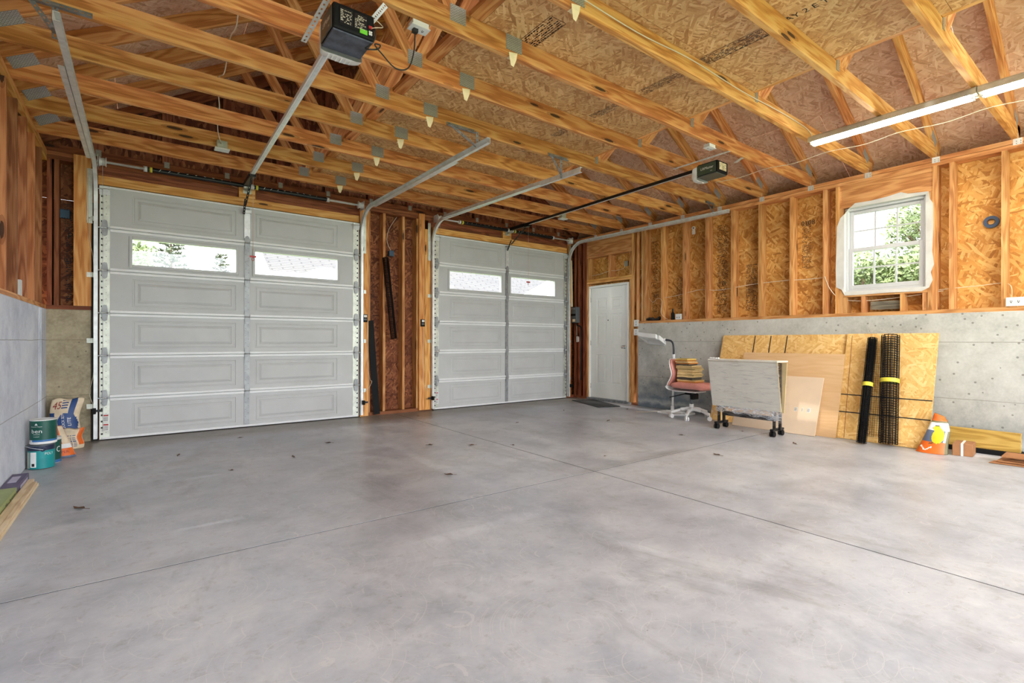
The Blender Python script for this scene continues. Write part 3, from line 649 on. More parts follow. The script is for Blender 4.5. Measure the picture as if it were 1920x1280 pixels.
def emboss(b, x0, x1, z0, z1, y):
    rings = [(0, 0), (.004, .006), (.014, .006), (.020, .002), (.046, .002), (.051, .0065), (.075, -.003)]
    loops = []
    for ins, dy in rings: loops.append([(x0+ins, y+dy, z0+ins), (x1-ins, y+dy, z0+ins), (x1-ins, y+dy, z1-ins), (x0+ins, y+dy, z1-ins)])
    vs = [p for l in loops for p in l]; fs = []
    for k in range(len(loops)-1):
        for j in range(4): fs.append((k*4+j, k*4+(j+1) % 4, (k+1)*4+(j+1) % 4, (k+1)*4+j))
    fs.append(tuple(range(4*(len(loops)-1), 4*len(loops)))); b.add(vs, fs)
def garage_door(name, d, stile_mat, end_mat):
    x0, x1 = d; xc = (x0+x1)/2; t_ = struct(name, (xc, YD, 0))
    es = .085
    ca = (x0+.28, x0+1.29); cb = (x1-1.32, x1-.30)
    xs = [x0, ca[0], ca[1], cb[0], cb[1], x1]
    for k in range(6):
        z0 = k*SEC; z1 = z0+SEC-.0004; win = (k == 4)
        zs = [z0, z0+(.085 if win else .075), z1-(.09 if win else .075), z1]
        b = MB(); holes = ((1, 1), (3, 1))
        for i in range(5):
            for j in range(3):
                if (i, j) in holes:
                    if not win: emboss(b, xs[i], xs[i+1], zs[j], zs[j+1], YD)
                else:
                    b.add([(xs[i], YD, zs[j]), (xs[i+1], YD, zs[j]), (xs[i+1], YD, zs[j+1]), (xs[i], YD, zs[j+1])], [(0, 1, 2, 3)])
                if not (win and (i, j) in holes):
                    yb = YD+.045; b.add([(xs[i], yb, zs[j]), (xs[i+1], yb, zs[j]), (xs[i+1], yb, zs[j+1]), (xs[i], yb, zs[j+1])], [(3, 2, 1, 0)])
        yb = YD+.045
        for p, q in (((x0, z0), (x1, z0)), ((x1, z0), (x1, z1)), ((x1, z1), (x0, z1)), ((x0, z1), (x0, z0))):
            b.add([(p[0], YD, p[1]), (p[0], yb, p[1]), (q[0], yb, q[1]), (q[0], YD, q[1])], [(0, 1, 2, 3)])
        s = b.build('section', DOORW, t_)
        if win:
            for c in (ca, cb):
                b = MB()
                for m_, (ya, yb2) in ((0, (YD-.012, YD+.057)),):
                    w = .032
                    b.box(c[0]-w, c[0], ya, yb2, zs[1]-w, zs[2]+w); b.box(c[1], c[1]+w, ya, yb2, zs[1]-w, zs[2]+w)
                    b.box(c[0], c[1], ya, yb2, zs[1]-w, zs[1]); b.box(c[0], c[1], ya, yb2, zs[2], zs[2]+w)
                b.build('window_frame', DOORW, s, bevel=.004)
                b = MB(); b.box(c[0], c[1], YD+.02, YD+.024, zs[1], zs[2]); b.build('pane', GLASS, s)
    for k in range(1, 6):
        z = k*SEC; b = MB()
        b.box(x0+es, xc-.03, YD-.028, YD, z+.002, z+.030); b.box(x0+es, xc-.03, YD-.016, YD, z-.034, z-.006)
        b.box(xc+.03, x1-es, YD-.028, YD, z+.002, z+.030); b.box(xc+.03, x1-es, YD-.016, YD, z-.034, z-.006)
        b.build('meeting_rail', RAILW, t_, bevel=.004)
    b = MB(); b.box(x0+es, x1-es, YD-.01, YD, DH-.022, DH-.006); b.build('top_rail', RAILW, t_)
    b = MB(); b.box(x0+.02, x1-.02, YD-.014, YD, .012, .036); b.build('bottom_rail', RAILW, t_, bevel=.003)
    b = MB(); b.box(x0, x1, YD-.004, YD+.05, .0, .012); b.build('bottom_seal', RUB, t_)
    for k in range(6):                                   # end stiles with punched slots
        for sx, xa in ((0, x0), (1, x1-es)):
            b = MB(); z0 = k*SEC+.012; z1 = (k+1)*SEC-.016
            b.box(xa, xa+es, YD-.006, YD-.0005, z0, z1)
            hx = xa+.012 if sx == 0 else xa+es-.03
            for q in range(6):
                zz = z0+.05+q*.067; b.box(hx, hx+.018, YD-.0068, YD-.004, zz, zz+.018, 1)
                b.box(hx+(.04 if sx == 0 else -.02), hx+(.046 if sx == 0 else -.014), YD-.0068, YD-.004, zz+.02, zz+.026, 1)
            b.build('end_stile', [end_mat, BLACKM], t_)
            b = MB(); b.box(xc-.03, xc+.03, YD-.008, YD-.0005, z0, z1)
            if sx == 0:
                for q in range(9): b.box(xc-.018+.03*(q % 2), xc-.012+.03*(q % 2), YD-.0095, YD-.006, z0+.03+q*.045, z0+.036+q*.045, 1)
                b.build('centre_stile', [stile_mat, BLACKM], t_)
    hp = [(-.022, -.075), (0, -.09), (.022, -.075), (.028, -.02), (.028, .02), (.022, .075), (0, .09), (-.022, .075), (-.028, .02), (-.028, -.02)]
    for k in range(1, 6):
        z = k*SEC
        for x in (x0+es/2, xc, x1-es/2):
            b = MB(); b.prism(hp, (x, YD-.0225, z), (1, 0, 0), (0, 0, 1), .003); b.cyl((x-.03, YD-.026, z), (x+.03, YD-.026, z), .008, 8)
            b.build('hinge', stile_mat, t_)
        for x, sg in ((x0, -1), (x1, 1)):
            b = MB(); b.cyl((x+sg*.035, YD-.032, z), (x-sg*.06, YD-.032, z), .006, 8); b.cyl((x+sg*.018, YD-.032, z), (x+sg*.032, YD-.032, z), .021, 14)
            b.build('roller', GALV, t_)
    for x, sg in ((x0+es/2, -1), (x1-es/2, 1)):          # top roller brackets
        b = MB(); b.box(x-.045, x+.045, YD-.03, YD-.006, DH-.035, DH-.012); b.prism([(-.045, 0), (.045, 0), (.045, .055), (-.045, .055)], (x, YD-.012, DH-.10), (1, 0, 0), (0, -.45, .89), .004)
        b.cyl((x-.07, YD-.03, DH-.045), (x+.07, YD-.03, DH-.045), .005, 8); b.build('top_bracket', GALV, t_)
    b = MB(); b.box(xc-.04, xc+.04, YD-.055, YD-.008, DH-.09, DH-.055); b.box(xc-.033, xc+.033, YD-.02, YD-.008, DH-SEC+.06, DH-.05)
    b.build('opener_bracket', GALV, t_)
    for q, (zz, m_) in enumerate(((.10, PRINTW), (.20, PRINTW))):
        b = MB(); b.box(x0+.03, x0+es-.005, YD-.0085, YD-.006, zz, zz+.085); b.box(x0+.034, x0+es-.01, YD-.0092, YD-.008, zz+.06, zz+.075, 1)
        for r in range(4): b.box(x0+.034, x0+es-.012, YD-.0092, YD-.008, zz+.01+r*.012, zz+.014+r*.012, 2)
        b.build('warning_label', [m_, RED, PRINTK], t_)
    return t_
STILE = plain('stile_steel', (.34, .35, .36, 1), .45, .4, .12, 12)
garage_door('door_1', D1, STILE, ZINC)
garage_door('door_2', D2, STILE, ZINC)

# ---- tracks: vertical run, bend, long horizontal run
def track(x, sg, yend, zend, label, hang_x):
    """sg: which way the open channel faces"""
    yv = YD-.032; R = .36; zt = 2.935; pts = [(yv, 0.03)]
    zb = zt-R-.02; pts.append((yv, zb))
    for k in range(1, 13):
        a = math.pi/2*k/12; pts.append((yv-R*(1-math.cos(a)), zb+R*math.sin(a)))
    pts.append((yend, zend))
    t_ = thing('door_track', label, 'track', (x, yv, 0), 'garage door tracks')
    prof = [(-.5, -1), (.5, -1), (.5, -.86), (-.36, -.86), (-.36, .86), (.5, .86), (.5, 1), (-.5, 1)]
    b = MB(); vs = []; k = len(prof)
    for i, (yy, zz) in enumerate(pts):
        a = pts[max(i-1, 0)]; c = pts[min(i+1, len(pts)-1)]; d = V((0, c[0]-a[0], c[1]-a[1])).normalized(); nn = V((0, -d.z, d.y))
        for u, w in prof: vs.append(V((x+sg*u*-.032, yy, zz))+nn*w*.026)
    fs = [(i*k+j, i*k+(j+1) % k, (i+1)*k+(j+1) % k, (i+1)*k+j) for i in range(len(pts)-1) for j in range(k)]
    fs += [tuple(range(k)), tuple(range((len(pts)-1)*k, len(pts)*k))]
    b.add(vs, fs); b.build('rail', GALV, t_)
    # stiffening angle beside the horizontal run
    b = MB(); p0 = V((x+sg*.022, yend+.62, zend+.013)); p1 = V((x+sg*.022, yv-R-.02, zt-.012))
    b.bar(p0, p1, .055, .003); b.bar(p0+V((sg*.016, 0, -.026)), p1+V((sg*.016, 0, -.026)), .003, .034); b.build('stiffener', GALV, t_)
    for zz in (.35, 1.05, 1.75, 2.35):                    # jamb brackets
        b = MB(); b.box(min(x, x+sg*.075), max(x, x+sg*.075), YD-.01, YD-.006, zz, zz+.05); b.box(x+sg*.028-.002, x+sg*.028+.002, YD-.05, YD-.006, zz, zz+.05)
        b.cyl((x+sg*.055, YD-.014, zz+.025), (x+sg*.055, YD-.004, zz+.025), .008, 8); b.build('jamb_bracket', ZINC, t_)
    b = MB(); b.bar((x+sg*.05, YD-.012, 2.32), (x+sg*.05, YD-.012, 2.9), .045, .004, (1, 0, 0)); b.build('flag_angle', ZINC, t_)
    yc_ = TY[6]-.004                                      # hangs from the truss chord
    if hang_x is not None:
        zz = zend+.03+(zt-zend)*(yc_-yend)/(yv-R-yend)
        b = MB(); xa, xb = hang_x
        perf(b, (xa, yc_, ZT+.012), (xb, yc_, ZT+.012), .034, .003, (0, 0, 1), 10); b.box(xa, xb, yc_-.03, yc_-.002, ZT-.006, ZT-.003)
        b.build('hanger_angle', GALVD, t_)
        b = MB(); perf(b, (x+sg*.028, yc_-.006, ZT+.015), (x+sg*.028, yc_-.006, zz-.06), .03, .003, (1, 0, 0), 5); b.build('hanger_strap', GALVD, t_)
        far = xa if abs(xa-x) > abs(xb-x) else xb
        b = MB(); perf(b, (far+(.03 if far < x else -.03), yc_-.010, ZT+.01), (x+sg*.028, yc_-.010, zz-.02), .026, .003, (1, 0, 0), 6); b.build('hanger_brace', GALVD, t_)
    return t_
track(D1[0]-.03, -1, 3.70, 2.865, 'galvanized door track beside the concrete corner and paint cans', (-.535, -.225))
track(D1[1]+.03, 1, 3.70, 2.885, 'galvanized door track beside the single pale jamb board and leaning black strip', (2.22, 2.52))
track(D2[0]-.035, -1, 3.66, 2.845, 'galvanized door track rising beside the doubled pale jamb boards', (3.43, 3.71))
track(D2[1]+.03, 1, 3.69, 2.885, 'galvanized door track running along the stud wall above the white door', (6.35, 6.57))

# ---- torsion springs
def spring_shaft(d, label, coils):
    x0, x1 = d; ys = YD-.105; z = 2.968; xc = (x0+x1)/2
    t_ = thing('torsion_shaft', label, 'door spring', (xc, ys, z), 'torsion springs above the garage doors')
    b = MB(); b.cyl((x0-.02, ys, z), (x1+.03, ys, z), .0127, 12); b.build('shaft', GALV, t_)
    for sa, sb in coils:
        n = int((sb-sa)/.011); prof = []
        for i in range(n*2+1): prof.append((.0275 if i % 2 else .0225, (sb-sa)*i/(n*2)))
        b = MB(); b.lathe([(0, 0)]+prof+[(0, sb-sa)], (sa, ys, z), 14, 0, (1, 0, 0)); sp = b.build('spring', BLACKM, t_)
        b = MB()
        for q in range(9):                                # chalk mark that winds round the coil
            xx = sa+.12+(sb-sa-.2)*q/9; an = -2.2+q*.35
            b.bar((xx, ys+.0285*math.sin(an)*-1*-.6-.018, z+.0205*math.cos(an)), (xx+.018, ys-.022, z+.016), .004, .002)
        b.build('chalk_mark', PRINTW, sp)
        for xx, m_ in ((sa-.02, GALV), (sb-.01, GALV)):
            b = MB(); b.cyl((xx, ys, z), (xx+.035, ys, z), .031, 14); b.build('cone', m_, sp)
        b = MB(); b.cyl((sa+.035, ys, z), (sa+.06, ys, z), .029, 14); b.build('paint_mark', PALEY, sp)
    for xx in (x0+.0, x1-.05):
        b = MB(); b.lathe([(0, 0), (.052, 0), (.052, .008), (.04, .012), (.04, .05), (.05, .054), (.05, .06), (0, .06)], (xx, ys, z), 20, 0, (1, 0, 0)); b.build('cable_drum', GALV, t_)
        b = MB(); b.box(xx-.012 if xx < xc else xx+.068, xx-.008 if xx < xc else xx+.072, ys-.05, YF-.04, z-.06, z+.055)
        b.build('end_bracket', GALV, t_)
        b = MB(); xk = xx+.03; b.tube([(xk, ys-.04, z), (xk, YD-.03, .1)], .0018, 5); b.build('lift_cable', GALV, t_)
    b = MB(); b.box(xc-.004, xc+.004, ys-.045, YF-.045, z-.05, z+.045); b.box(xc-.045, xc+.045, YF-.05, YF-.0455, z-.07, z+.045); b.cyl((xc-.02, ys, z), (xc+.02, ys, z), .034, 14)
    b.build('centre_bracket', ZINC, t_)
spring_shaft(D1, 'long steel shaft with black coil spring above the door beside the concrete corner', ((.06, 1.03), (1.12, 2.02)))
spring_shaft(D2, 'steel shaft with black coil springs above the door next to the white entry door', ((4.08, 5.03), (5.13, 6.05)))
# ================================================================== ENTRY DOOR
XD = XR+.055
d3 = struct('door_3', (XD, 6.10, 0)); y0, y1, z0, z1 = 5.66, 6.545, .045, 2.06
b = MB(); b.box(XD+.004, XD+.042, y0, y1, z0, z1)
def dpanel(ya, yb, za, zb):
    x = XD; loops = []
    for ins, dx in ((0, 0), (.012, .006), (.03, .006), (.05, -.001)): loops.append([(x+dx, yb-ins, za+ins), (x+dx, ya+ins, za+ins), (x+dx, ya+ins, zb-ins), (x+dx, yb-ins, zb-ins)])
    vs = [p for l in loops for p in l]; fs = [(k*4+j, k*4+(j+1) % 4, (k+1)*4+(j+1) % 4, (k+1)*4+j) for k in range(3) for j in range(4)]+[(12, 13, 14, 15)]
    b.add(vs, fs)
yc_ = (y0+y1)/2; cols = ((yc_+.055, yc_+.30), (yc_-.30, yc_-.055)); rows = ((1.66, 1.87), (.98, 1.58), (.30, .84))
ye = sorted({y0, y1, *[v for c in cols for v in c]}); ze = sorted({z0, z1, *[v for r in rows for v in r]})
for ya, yb in zip(ye, ye[1:]):
    for za, zb in zip(ze, ze[1:]):
        if (ya, yb) in [tuple(sorted(c)) for c in cols] and (za, zb) in rows: dpanel(ya, yb, za, zb)
        else: b.add([(XD, yb, za), (XD, ya, za), (XD, ya, zb), (XD, yb, zb)], [(0, 1, 2, 3)])
for p, q in (((y0, z0), (y1, z0)), ((y1, z0), (y1, z1)), ((y1, z1), (y0, z1)), ((y0, z1), (y0, z0))):
    b.add([(XD, p[0], p[1]), (XD+.004, p[0], p[1]), (XD+.004, q[0], q[1]), (XD, q[0], q[1])], [(0, 1, 2, 3)])
leaf = b.build('door_leaf', WDOOR, d3)
b = MB(); kc = V((XD, y0+.085, .98)); b.lathe([(.034, 0), (.034, .006), (.016, .012), (.014, .03), (.026, .042), (.029, .055), (.022, .068), (0, .072)], kc, 18, 0, (-1, 0, 0)); b.build('knob', LEAD, leaf)
b = MB(); b.cyl((XD-.004, yc_+.02, 1.46), (XD+.002, yc_+.02, 1.46), .011, 12); b.build('peephole', BLACK, leaf)
b = MB(); b.box(XR+.01, XO, y0-.045, y0-.003, .03, 2.10); b.box(XR+.01, XO, y1+.003, y1+.045, .03, 2.10); b.box(XR+.01, XO, y0-.003, y1+.003, 2.063, 2.105); b.build('door_frame', WHITE, d3, bevel=.003)
b = MB(); b.box(XR-.01, XO, 5.61, 6.59, 0, .04); b.build('threshold', GALVD, d3)
for z in (.25, 1.05, 1.85):
    b = MB(); b.cyl((XD-.006, y1+.002, z-.045), (XD-.006, y1+.002, z+.045), .006, 8); b.build('hinge', LEAD, d3)

# ================================================================== WINDOW
w1 = struct('window_1', (XR+.09, 1.96, 1.66)); ya, yb, za, zb = 1.578, 2.36, 1.665, 2.668; xw = XR+.045
def ring(b, x0, x1, ya, yb, za, zb, w, wb=None):
    wb = wb or w
    b.box(x0, x1, ya, ya+w, za, zb); b.box(x0, x1, yb-w, yb, za, zb); b.box(x0, x1, ya+w, yb-w, za, za+wb); b.box(x0, x1, ya+w, yb-w, zb-w, zb)
b = MB(); ring(b, xw, XO-.005, ya, yb, za, zb, .035); b.build('frame', VINYL, w1, bevel=.004)
zm = 2.165
for nm, zz0, zz1, xx in (('lower_sash', za+.036, zm+.02, xw+.012), ('upper_sash', zm-.02, zb-.036, xw+.05)):
    sh = MB(); ring(sh, xx, xx+.035, ya+.036, yb-.036, zz0, zz1, .042, .048); s_ = sh.build(nm, VINYL, w1, bevel=.003)
    a, c, e, f = ya+.078, yb-.078, zz0+.048, zz1-.042
    for i in range(1, 3):
        q = a+(c-a)*i/3; m_ = MB(); m_.box(xx+.012, xx+.024, q-.0085, q+.0085, e, f); m_.build('muntin', VINYL, s_)
    q = (e+f)/2; m_ = MB(); m_.box(xx+.0115, xx+.0245, a, c, q-.0085, q+.0085); m_.build('muntin', VINYL, s_)
    for i in range(3):
        for j in range(2):
            m_ = MB(); m_.box(xx+.016, xx+.02, a+(c-a)*i/3, a+(c-a)*(i+1)/3, e+(f-e)*j/2, e+(f-e)*(j+1)/2); m_.build('pane', GLASS, s_)
# torn wrap lapping over the framing
ol = [(1.555, 1.66), (1.62, 1.625), (1.9, 1.632), (2.2, 1.628), (2.345, 1.63), (2.375, 1.70), (2.435, 1.735), (2.44, 1.95), (2.432, 2.2), (2.43, 2.46), (2.39, 2.56), (2.35, 2.60), (2.30, 2.66), (2.24, 2.705), (2.08, 2.70), (1.92, 2.712), (1.80, 2.73), (1.74, 2.70), (1.56, 2.682),
      (1.55, 2.60), (1.525, 2.55), (1.52, 2.3), (1.53, 2.05), (1.515, 1.9), (1.54, 1.82), (1.525, 1.74)]
il = [(1.585, 1.672), (2.353, 1.672), (2.353, 2.66), (1.585, 2.66)]
b = MB(); xk = XR-.006; n = len(ol)
def inner(p): return (min(max(p[0], 1.585), 2.353), min(max(p[1], 1.672), 2.66))
vs = [(xk+.004*math.sin(i*2.3), p[0], p[1]) for i, p in enumerate(ol)]+[(xk+.004, *inner(p)) for p in ol]+[(xw, *inner(p)) for p in ol]
fs = [(i, (i+1) % n, n+(i+1) % n, n+i) for i in range(n)]+[(n+i, n+(i+1) % n, 2*n+(i+1) % n, 2*n+i) for i in range(n)]
b.add(vs, fs); o = b.build('flashing_wrap', WRAP, w1); sm = o.modifiers.new('th', 'SOLIDIFY'); sm.thickness = .002

# ================================================================== OPENERS
def opener(label, x0, x1, y0, y1, z0, z1, rail_pts, rail_mat, side_mat, bot_mat, lens_len, straps, lab=(None, None)):
    """x/y/z: housing box; its back panel faces -y, the door lies towards +y"""
    t_ = thing('garage_door_opener', label, 'door opener', ((x0+x1)/2, y0, z0), 'garage door openers')
    b = MB(); b.box(x0, x1, y0, y1, z0, z1); h = b.build('housing', BLACK, t_, bevel=.012, seg=2)
    b = MB(); b.box(x0-.004, x0+.002, y0+.018, y1, z0+.008, z1-.014); sp = b.build('side_panel', side_mat, t_, bevel=.002)
    b = MB(); b.box(x0+.004, x1-.004, y0+.012, y1+.004, z0-.006, z0+.004); b.build('bottom_cover', bot_mat, t_, bevel=.003)
    dy = (y1-y0)
    lettering('lettering', 'LiftMaster', (x0-.0052, y0+dy*.50, z0+(z1-z0)*.52), (0, -1, 0), (0, 0, 1), .04, PRINTW, sp, fit=dy*.62)
    lettering('lettering', 'elite', (x0-.0052, y0+dy*.28, z0+(z1-z0)*.22), (0, -1, 0), (0, 0, 1), .014, PRINTW, sp)
    # label sheets on the back panel
    w = x1-x0; hh = z1-z0
    b = MB(); b.box(x0+w*.14, x1-w*.16, y0-.003, y0, z0+hh*.16, z1-hh*.12); pl = b.build('label_plate', BLACK, t_)
    for k, (a, c) in enumerate(((.16, .46), (.50, .80))):
        b = MB(); b.box(x0+w*a, x0+w*c, y0-.0045, y0-.003, z0+hh*.24, z1-hh*.16); lb = b.build('label', lab[0] or PAPER, pl)
        ticks('print', (x0+w*(a+.01), y0-.0052, z0+hh*.27), (1, 0, 0), (0, 0, 1), w*(c-a-.02), hh*.52, 8, lab[1] or PRINTK, pl, .75, 40+k, .01)
    # curved light lens at the door end
    n = 10; b = MB(); vs = []; fs = []
    for i in range(n+1):
        a = math.pi*i/n; xx = (x0+x1)/2-math.cos(a)*(x1-x0)/2*1.03; yy = y1+math.sin(a)**.6*lens_len*.8
        vs += [(xx, yy, z1-.02-.02*math.sin(a)), (xx, yy+math.sin(a)*.012, z0+.02), (xx, yy-.015*math.sin(a), z0-.022), ((x0+x1)/2-math.cos(a)*(x1-x0)/2*.8, y1+.002, z0-.028)]
    for i in range(n):
        for j in range(3): fs.append((i*4+j, (i+1)*4+j, (i+1)*4+j+1, i*4+j+1))
    fs.append([i*4 for i in range(n+1)])
    b.add(vs, fs, 0, True); ln = b.build('light_lens', LENS, t_)
    for i in range(6):
        xx = x0+w*(.2+.11*i); m_ = MB(); yy = y1+lens_len*.8*math.sin(math.acos(max(-1, min(1, 1-2*(.2+.11*i)))))**.6
        m_.bar((xx, y1+.02, z0-.0275), (xx+.004, yy-.022, z0-.0255), .008, .003, (1, 0, 0)); m_.build('lens_rib', PRINTW, ln)
    b = MB(); p, q = [V(v) for v in rail_pts]
    b.bar(p, q, .04, .034, (1, 0, 0)); b.bar(p+V((0, 0, -.0175)), q+V((0, 0, -.0175)), .018, .004, (1, 0, 0), 1)
    b.build('rail', [rail_mat, GALV], t_)
    b = MB(); b.bar(q-(q-p).normalized()*.42+V((0, 0, -.006)), q, .052, .05, (1, 0, 0)); b.box(q.x-.03, q.x+.03, q.y, q.y+.05, q.z-.03, q.z+.012); b.build('header_bracket', BLACKM, t_)
    tr = q-(q-p).normalized()*.48
    b = MB(); b.box(tr.x-.03, tr.x+.03, tr.y-.05, tr.y+.05, tr.z-.045, tr.z-.018); tl = b.build('trolley', BLACKM, t_)
    b = MB(); kn = V((tr.x, YD-.16, DH-.02)); perf(b, tr+V((0, .03, -.035)), kn, .024, .005, (1, 0, 0), 7); perf(b, kn+V((0, -.0, .07)), (tr.x, YD-.05, DH-.11), .024, .005, (1, 0, 0), 5)
    b.build('door_arm', BLACKM, t_)
    hx = tr+V((.004, -.02, -.045)); b = MB(); b.tube([hx, hx+V((0, 0, -.90))], .0022, 6); b.build('release_cord', plain('cord_pink', hexc(214, 176, 166), .7), t_)
    e = hx+V((0, 0, -.90)); b = MB(); b.bar(e+V((-.035, 0, 0)), e+V((.035, 0, 0)), .02, .014); b.tube([e+V((.012*math.cos(a), 0, -.03+.018*math.sin(a))) for a in [i*math.pi/5 for i in range(10)]], .003, 5, 0, True)
    b.build('release_handle', RED, t_)
    b = MB()
    for kind, pts in straps:
        perf(b, pts[0], pts[1], .035, .003, (1, 0, 0) if kind == 'flat' else (0, 0, 1), 14)
    b.build('mounting_strap', GALV, t_)
    return t_
op1 = opener('dark garage door opener with blue-grey underside and green sticker, black cord looped at its back', .825, 1.055, 2.69, 2.90, 2.755, 2.895,
             ((.95, 2.90, 2.925), (1.045, 6.78, 2.985)), RAILW, OPG, OPB, .12,
             (('flat', ((.855, 2.74, 3.022), (.855, 3.40, 3.022))), ('up', ((.86, 2.78, 3.02), (.86, 2.78, 2.89))), ('flat', ((1.14, 2.74, 3.022), (1.06, 2.86, 2.91))), ('up', ((.86, 2.87, 3.02), (.86, 2.87, 2.89)))), (BLACKM, plain('print_cream', hexc(206, 200, 180), .6)))
b = MB(); b.box(.97, 1.012, 2.685, 2.689, 2.772, 2.797); b.build('green_sticker', LBLG, op1)
b = MB()
for q in range(4): b.sphere((1.025+.01*(q % 2), 2.688, 2.785+.012*(q//2)), .006, 8, 6, q % 2)
b.box(1.02, 1.04, 2.684, 2.69, 2.815, 2.83, 2); b.build('terminal', [PRINTW, GALV, RED], op1)
b = MB(); b.tube(smooth_path([(1.035, 2.686, 2.82), (1.06, 2.67, 2.825), (1.10, 2.69, 2.85), (1.11, 2.72, 2.88), (1.07, 2.71, 2.89), (1.05, 2.70, 2.86)]), .0022, 5); b.build('control_wire', CABLE, op1)
op2 = opener('green-grey garage door opener with white lens hung near the tube light', 4.905, 5.115, 2.905, 3.145, 2.885, 3.015,
             ((4.975, 3.13, 2.985), (5.075, 6.80, 2.985)), BLACKM, plain('opener_green', hexc(66, 82, 66), .4), OPG, .12,
             (('flat', ((4.82, 2.72, 3.022), (4.82, 3.38, 3.022))), ('flat', ((5.10, 2.74, 3.022), (5.18, 2.86, 3.022))), ('up', ((4.90, 3.03, 3.02), (4.90, 3.03, 2.97)))))
# power cord from the left opener to the chord outlet
b = MB(); b.tube(smooth_path([(1.045, 2.70, 2.87), (1.06, 2.69, 2.80), (1.05, 2.71, 2.755), (1.02, 2.74, 2.73), (1.04, 2.72, 2.72), (1.09, 2.73, 2.745), (1.10, 2.72, 2.765), (1.06, 2.70, 2.745), (1.12, 2.74, 2.73), (1.22, 2.78, 2.70), (1.31, 2.80, 2.74), (1.345, 2.795, 2.85), (1.35, 2.79, 2.975)], 8), .0042, 6)
b.box(1.335, 1.365, 2.775, 2.805, 2.965, 2.992)
cd = b.build('power_cord', CORD, org=(1.2, 2.75, 2.70)); tag(cd, 'looped black power cord plugged in beside the blue-grey opener', 'cord')

def outlet(label, c, ax, ay, w, h, mat=PLASTW, group=None, switch=False, dep=.045, duplex=True):
    """wall box with a cover; ax, ay span the cover, its face looks along ax x ay"""
    c = V(c); ax = V(ax); ay = V(ay); n = ax.cross(ay); t_ = thing('electrical_outlet', label, 'outlet', c, group)
    b = MB(); b.prism([(-w*.42, -h*.42), (w*.42, -h*.42), (w*.42, h*.42), (-w*.42, h*.42)], c-n*dep, ax, ay, dep); b.build('box', mat, t_)
    b = MB(); b.prism([(-w/2, -h/2), (w/2, -h/2), (w/2, h/2), (-w/2, h/2)], c, ax, ay, .006); cv = b.build('cover', mat, t_, bevel=.002)
    if duplex:
        L = w > h
        for s in (-1, 1):
            q = c+(ax*s*w*.2 if L else ay*s*h*.2)+n*.006; m_ = MB(); r = min(w, h)*.21
            m_.prism([(r*math.cos(a), r*math.sin(a)*.85) for a in [i*math.pi/6 for i in range(12)]], q, ax, ay, .0015); rc = m_.build('receptacle', mat, cv)
            m_ = MB()
            for dx, dz, ww, hh in ((-.3, .2, .1, .5), (.3, .2, .1, .4), (0, -.45, .22, .22)):
                o = q+n*.0016+ax*(dx*r)+ay*(dz*r); m_.prism([(-ww*r, -hh*r), (ww*r, -hh*r), (ww*r, hh*r), (-ww*r, hh*r)], o, ax, ay, .0006)
            m_.build('slots', PRINTK, cv)
    if switch:
        m_ = MB(); m_.prism([(-.006, -.012), (.006, -.012), (.006, .012), (-.006, .012)], c+n*.006, ax, ay, .006); m_.build('toggle', mat, cv)
    return t_
outlet('white outlet under the chord beside the blue-grey opener, black plug in it', (1.372, 2.783, 2.993), (1, 0, 0), (0, -1, 0), .125, .075, dep=.03)
outlet('white outlet under the chord above the green-grey opener', (4.51, 2.755, 2.993), (1, 0, 0), (0, -1, 0), .12, .075, dep=.03)
outlet('wide white double outlet on the sill below the blue tape roll', (XR-.025, .905, 1.468), (0, -1, 0), (0, 0, 1), .125, .085, dep=.03)
outlet('white switch plate beside the entry door, upper of the pair', (XR-.022, 5.425, 1.385), (0, -1, 0), (0, 0, 1), .10, .11, dep=.03, duplex=True)
outlet('white switch plate beside the entry door, lower of the pair', (XR-.022, 5.425, 1.235), (0, -1, 0), (0, 0, 1), .10, .11, dep=.03, duplex=True)
outlet('single white switch on the corner studs below the breaker panel', (XR-.02, 6.83, 1.12), (0, -1, 0), (0, 0, 1), .06, .11, dep=.02, duplex=False, switch=True)
# breaker panel in the corner
t_ = thing('breaker_panel', 'small grey breaker panel on the studs between the garage door and the entry door', 'breaker panel', (XR-.09, 6.86, 1.43))
b = MB(); b.box(XR-.10, XR-.002, 6.785, 6.945, 1.43, 1.73); pn = b.build('enclosure', GREYP, t_, bevel=.006)
b = MB(); b.box(XR-.103, XR-.10, 6.80, 6.93, 1.56, 1.60); b.build('breaker', BLACK, t_)
b = MB(); b.box(XR-.102, XR-.10, 6.81, 6.88, 1.45, 1.50); b.build('label', PAPER, t_)
ticks('print', (XR-.1025, 6.92, 1.69), (0, -1, 0), (0, 0, 1), .11, .02, 2, PRINTW, t_, .8, 50)
b = MB(); b.tube(smooth_path([(XR-.04, 6.82, 1.43), (XR-.05, 6.80, 1.38), (XR-.05, 6.73, 1.36), (XR-.045, 6.69, 1.28), (XR-.05, 6.69, .9), (XR-.05, 6.70, .35)]), .012, 8); b.build('conduit', BLACK, t_)
b = MB(); b.tube([(XR-.03, 6.84, 1.43), (XR-.03, 6.835, 1.18)], .004, 6); b.build('supply_wire', CABLE, t_)

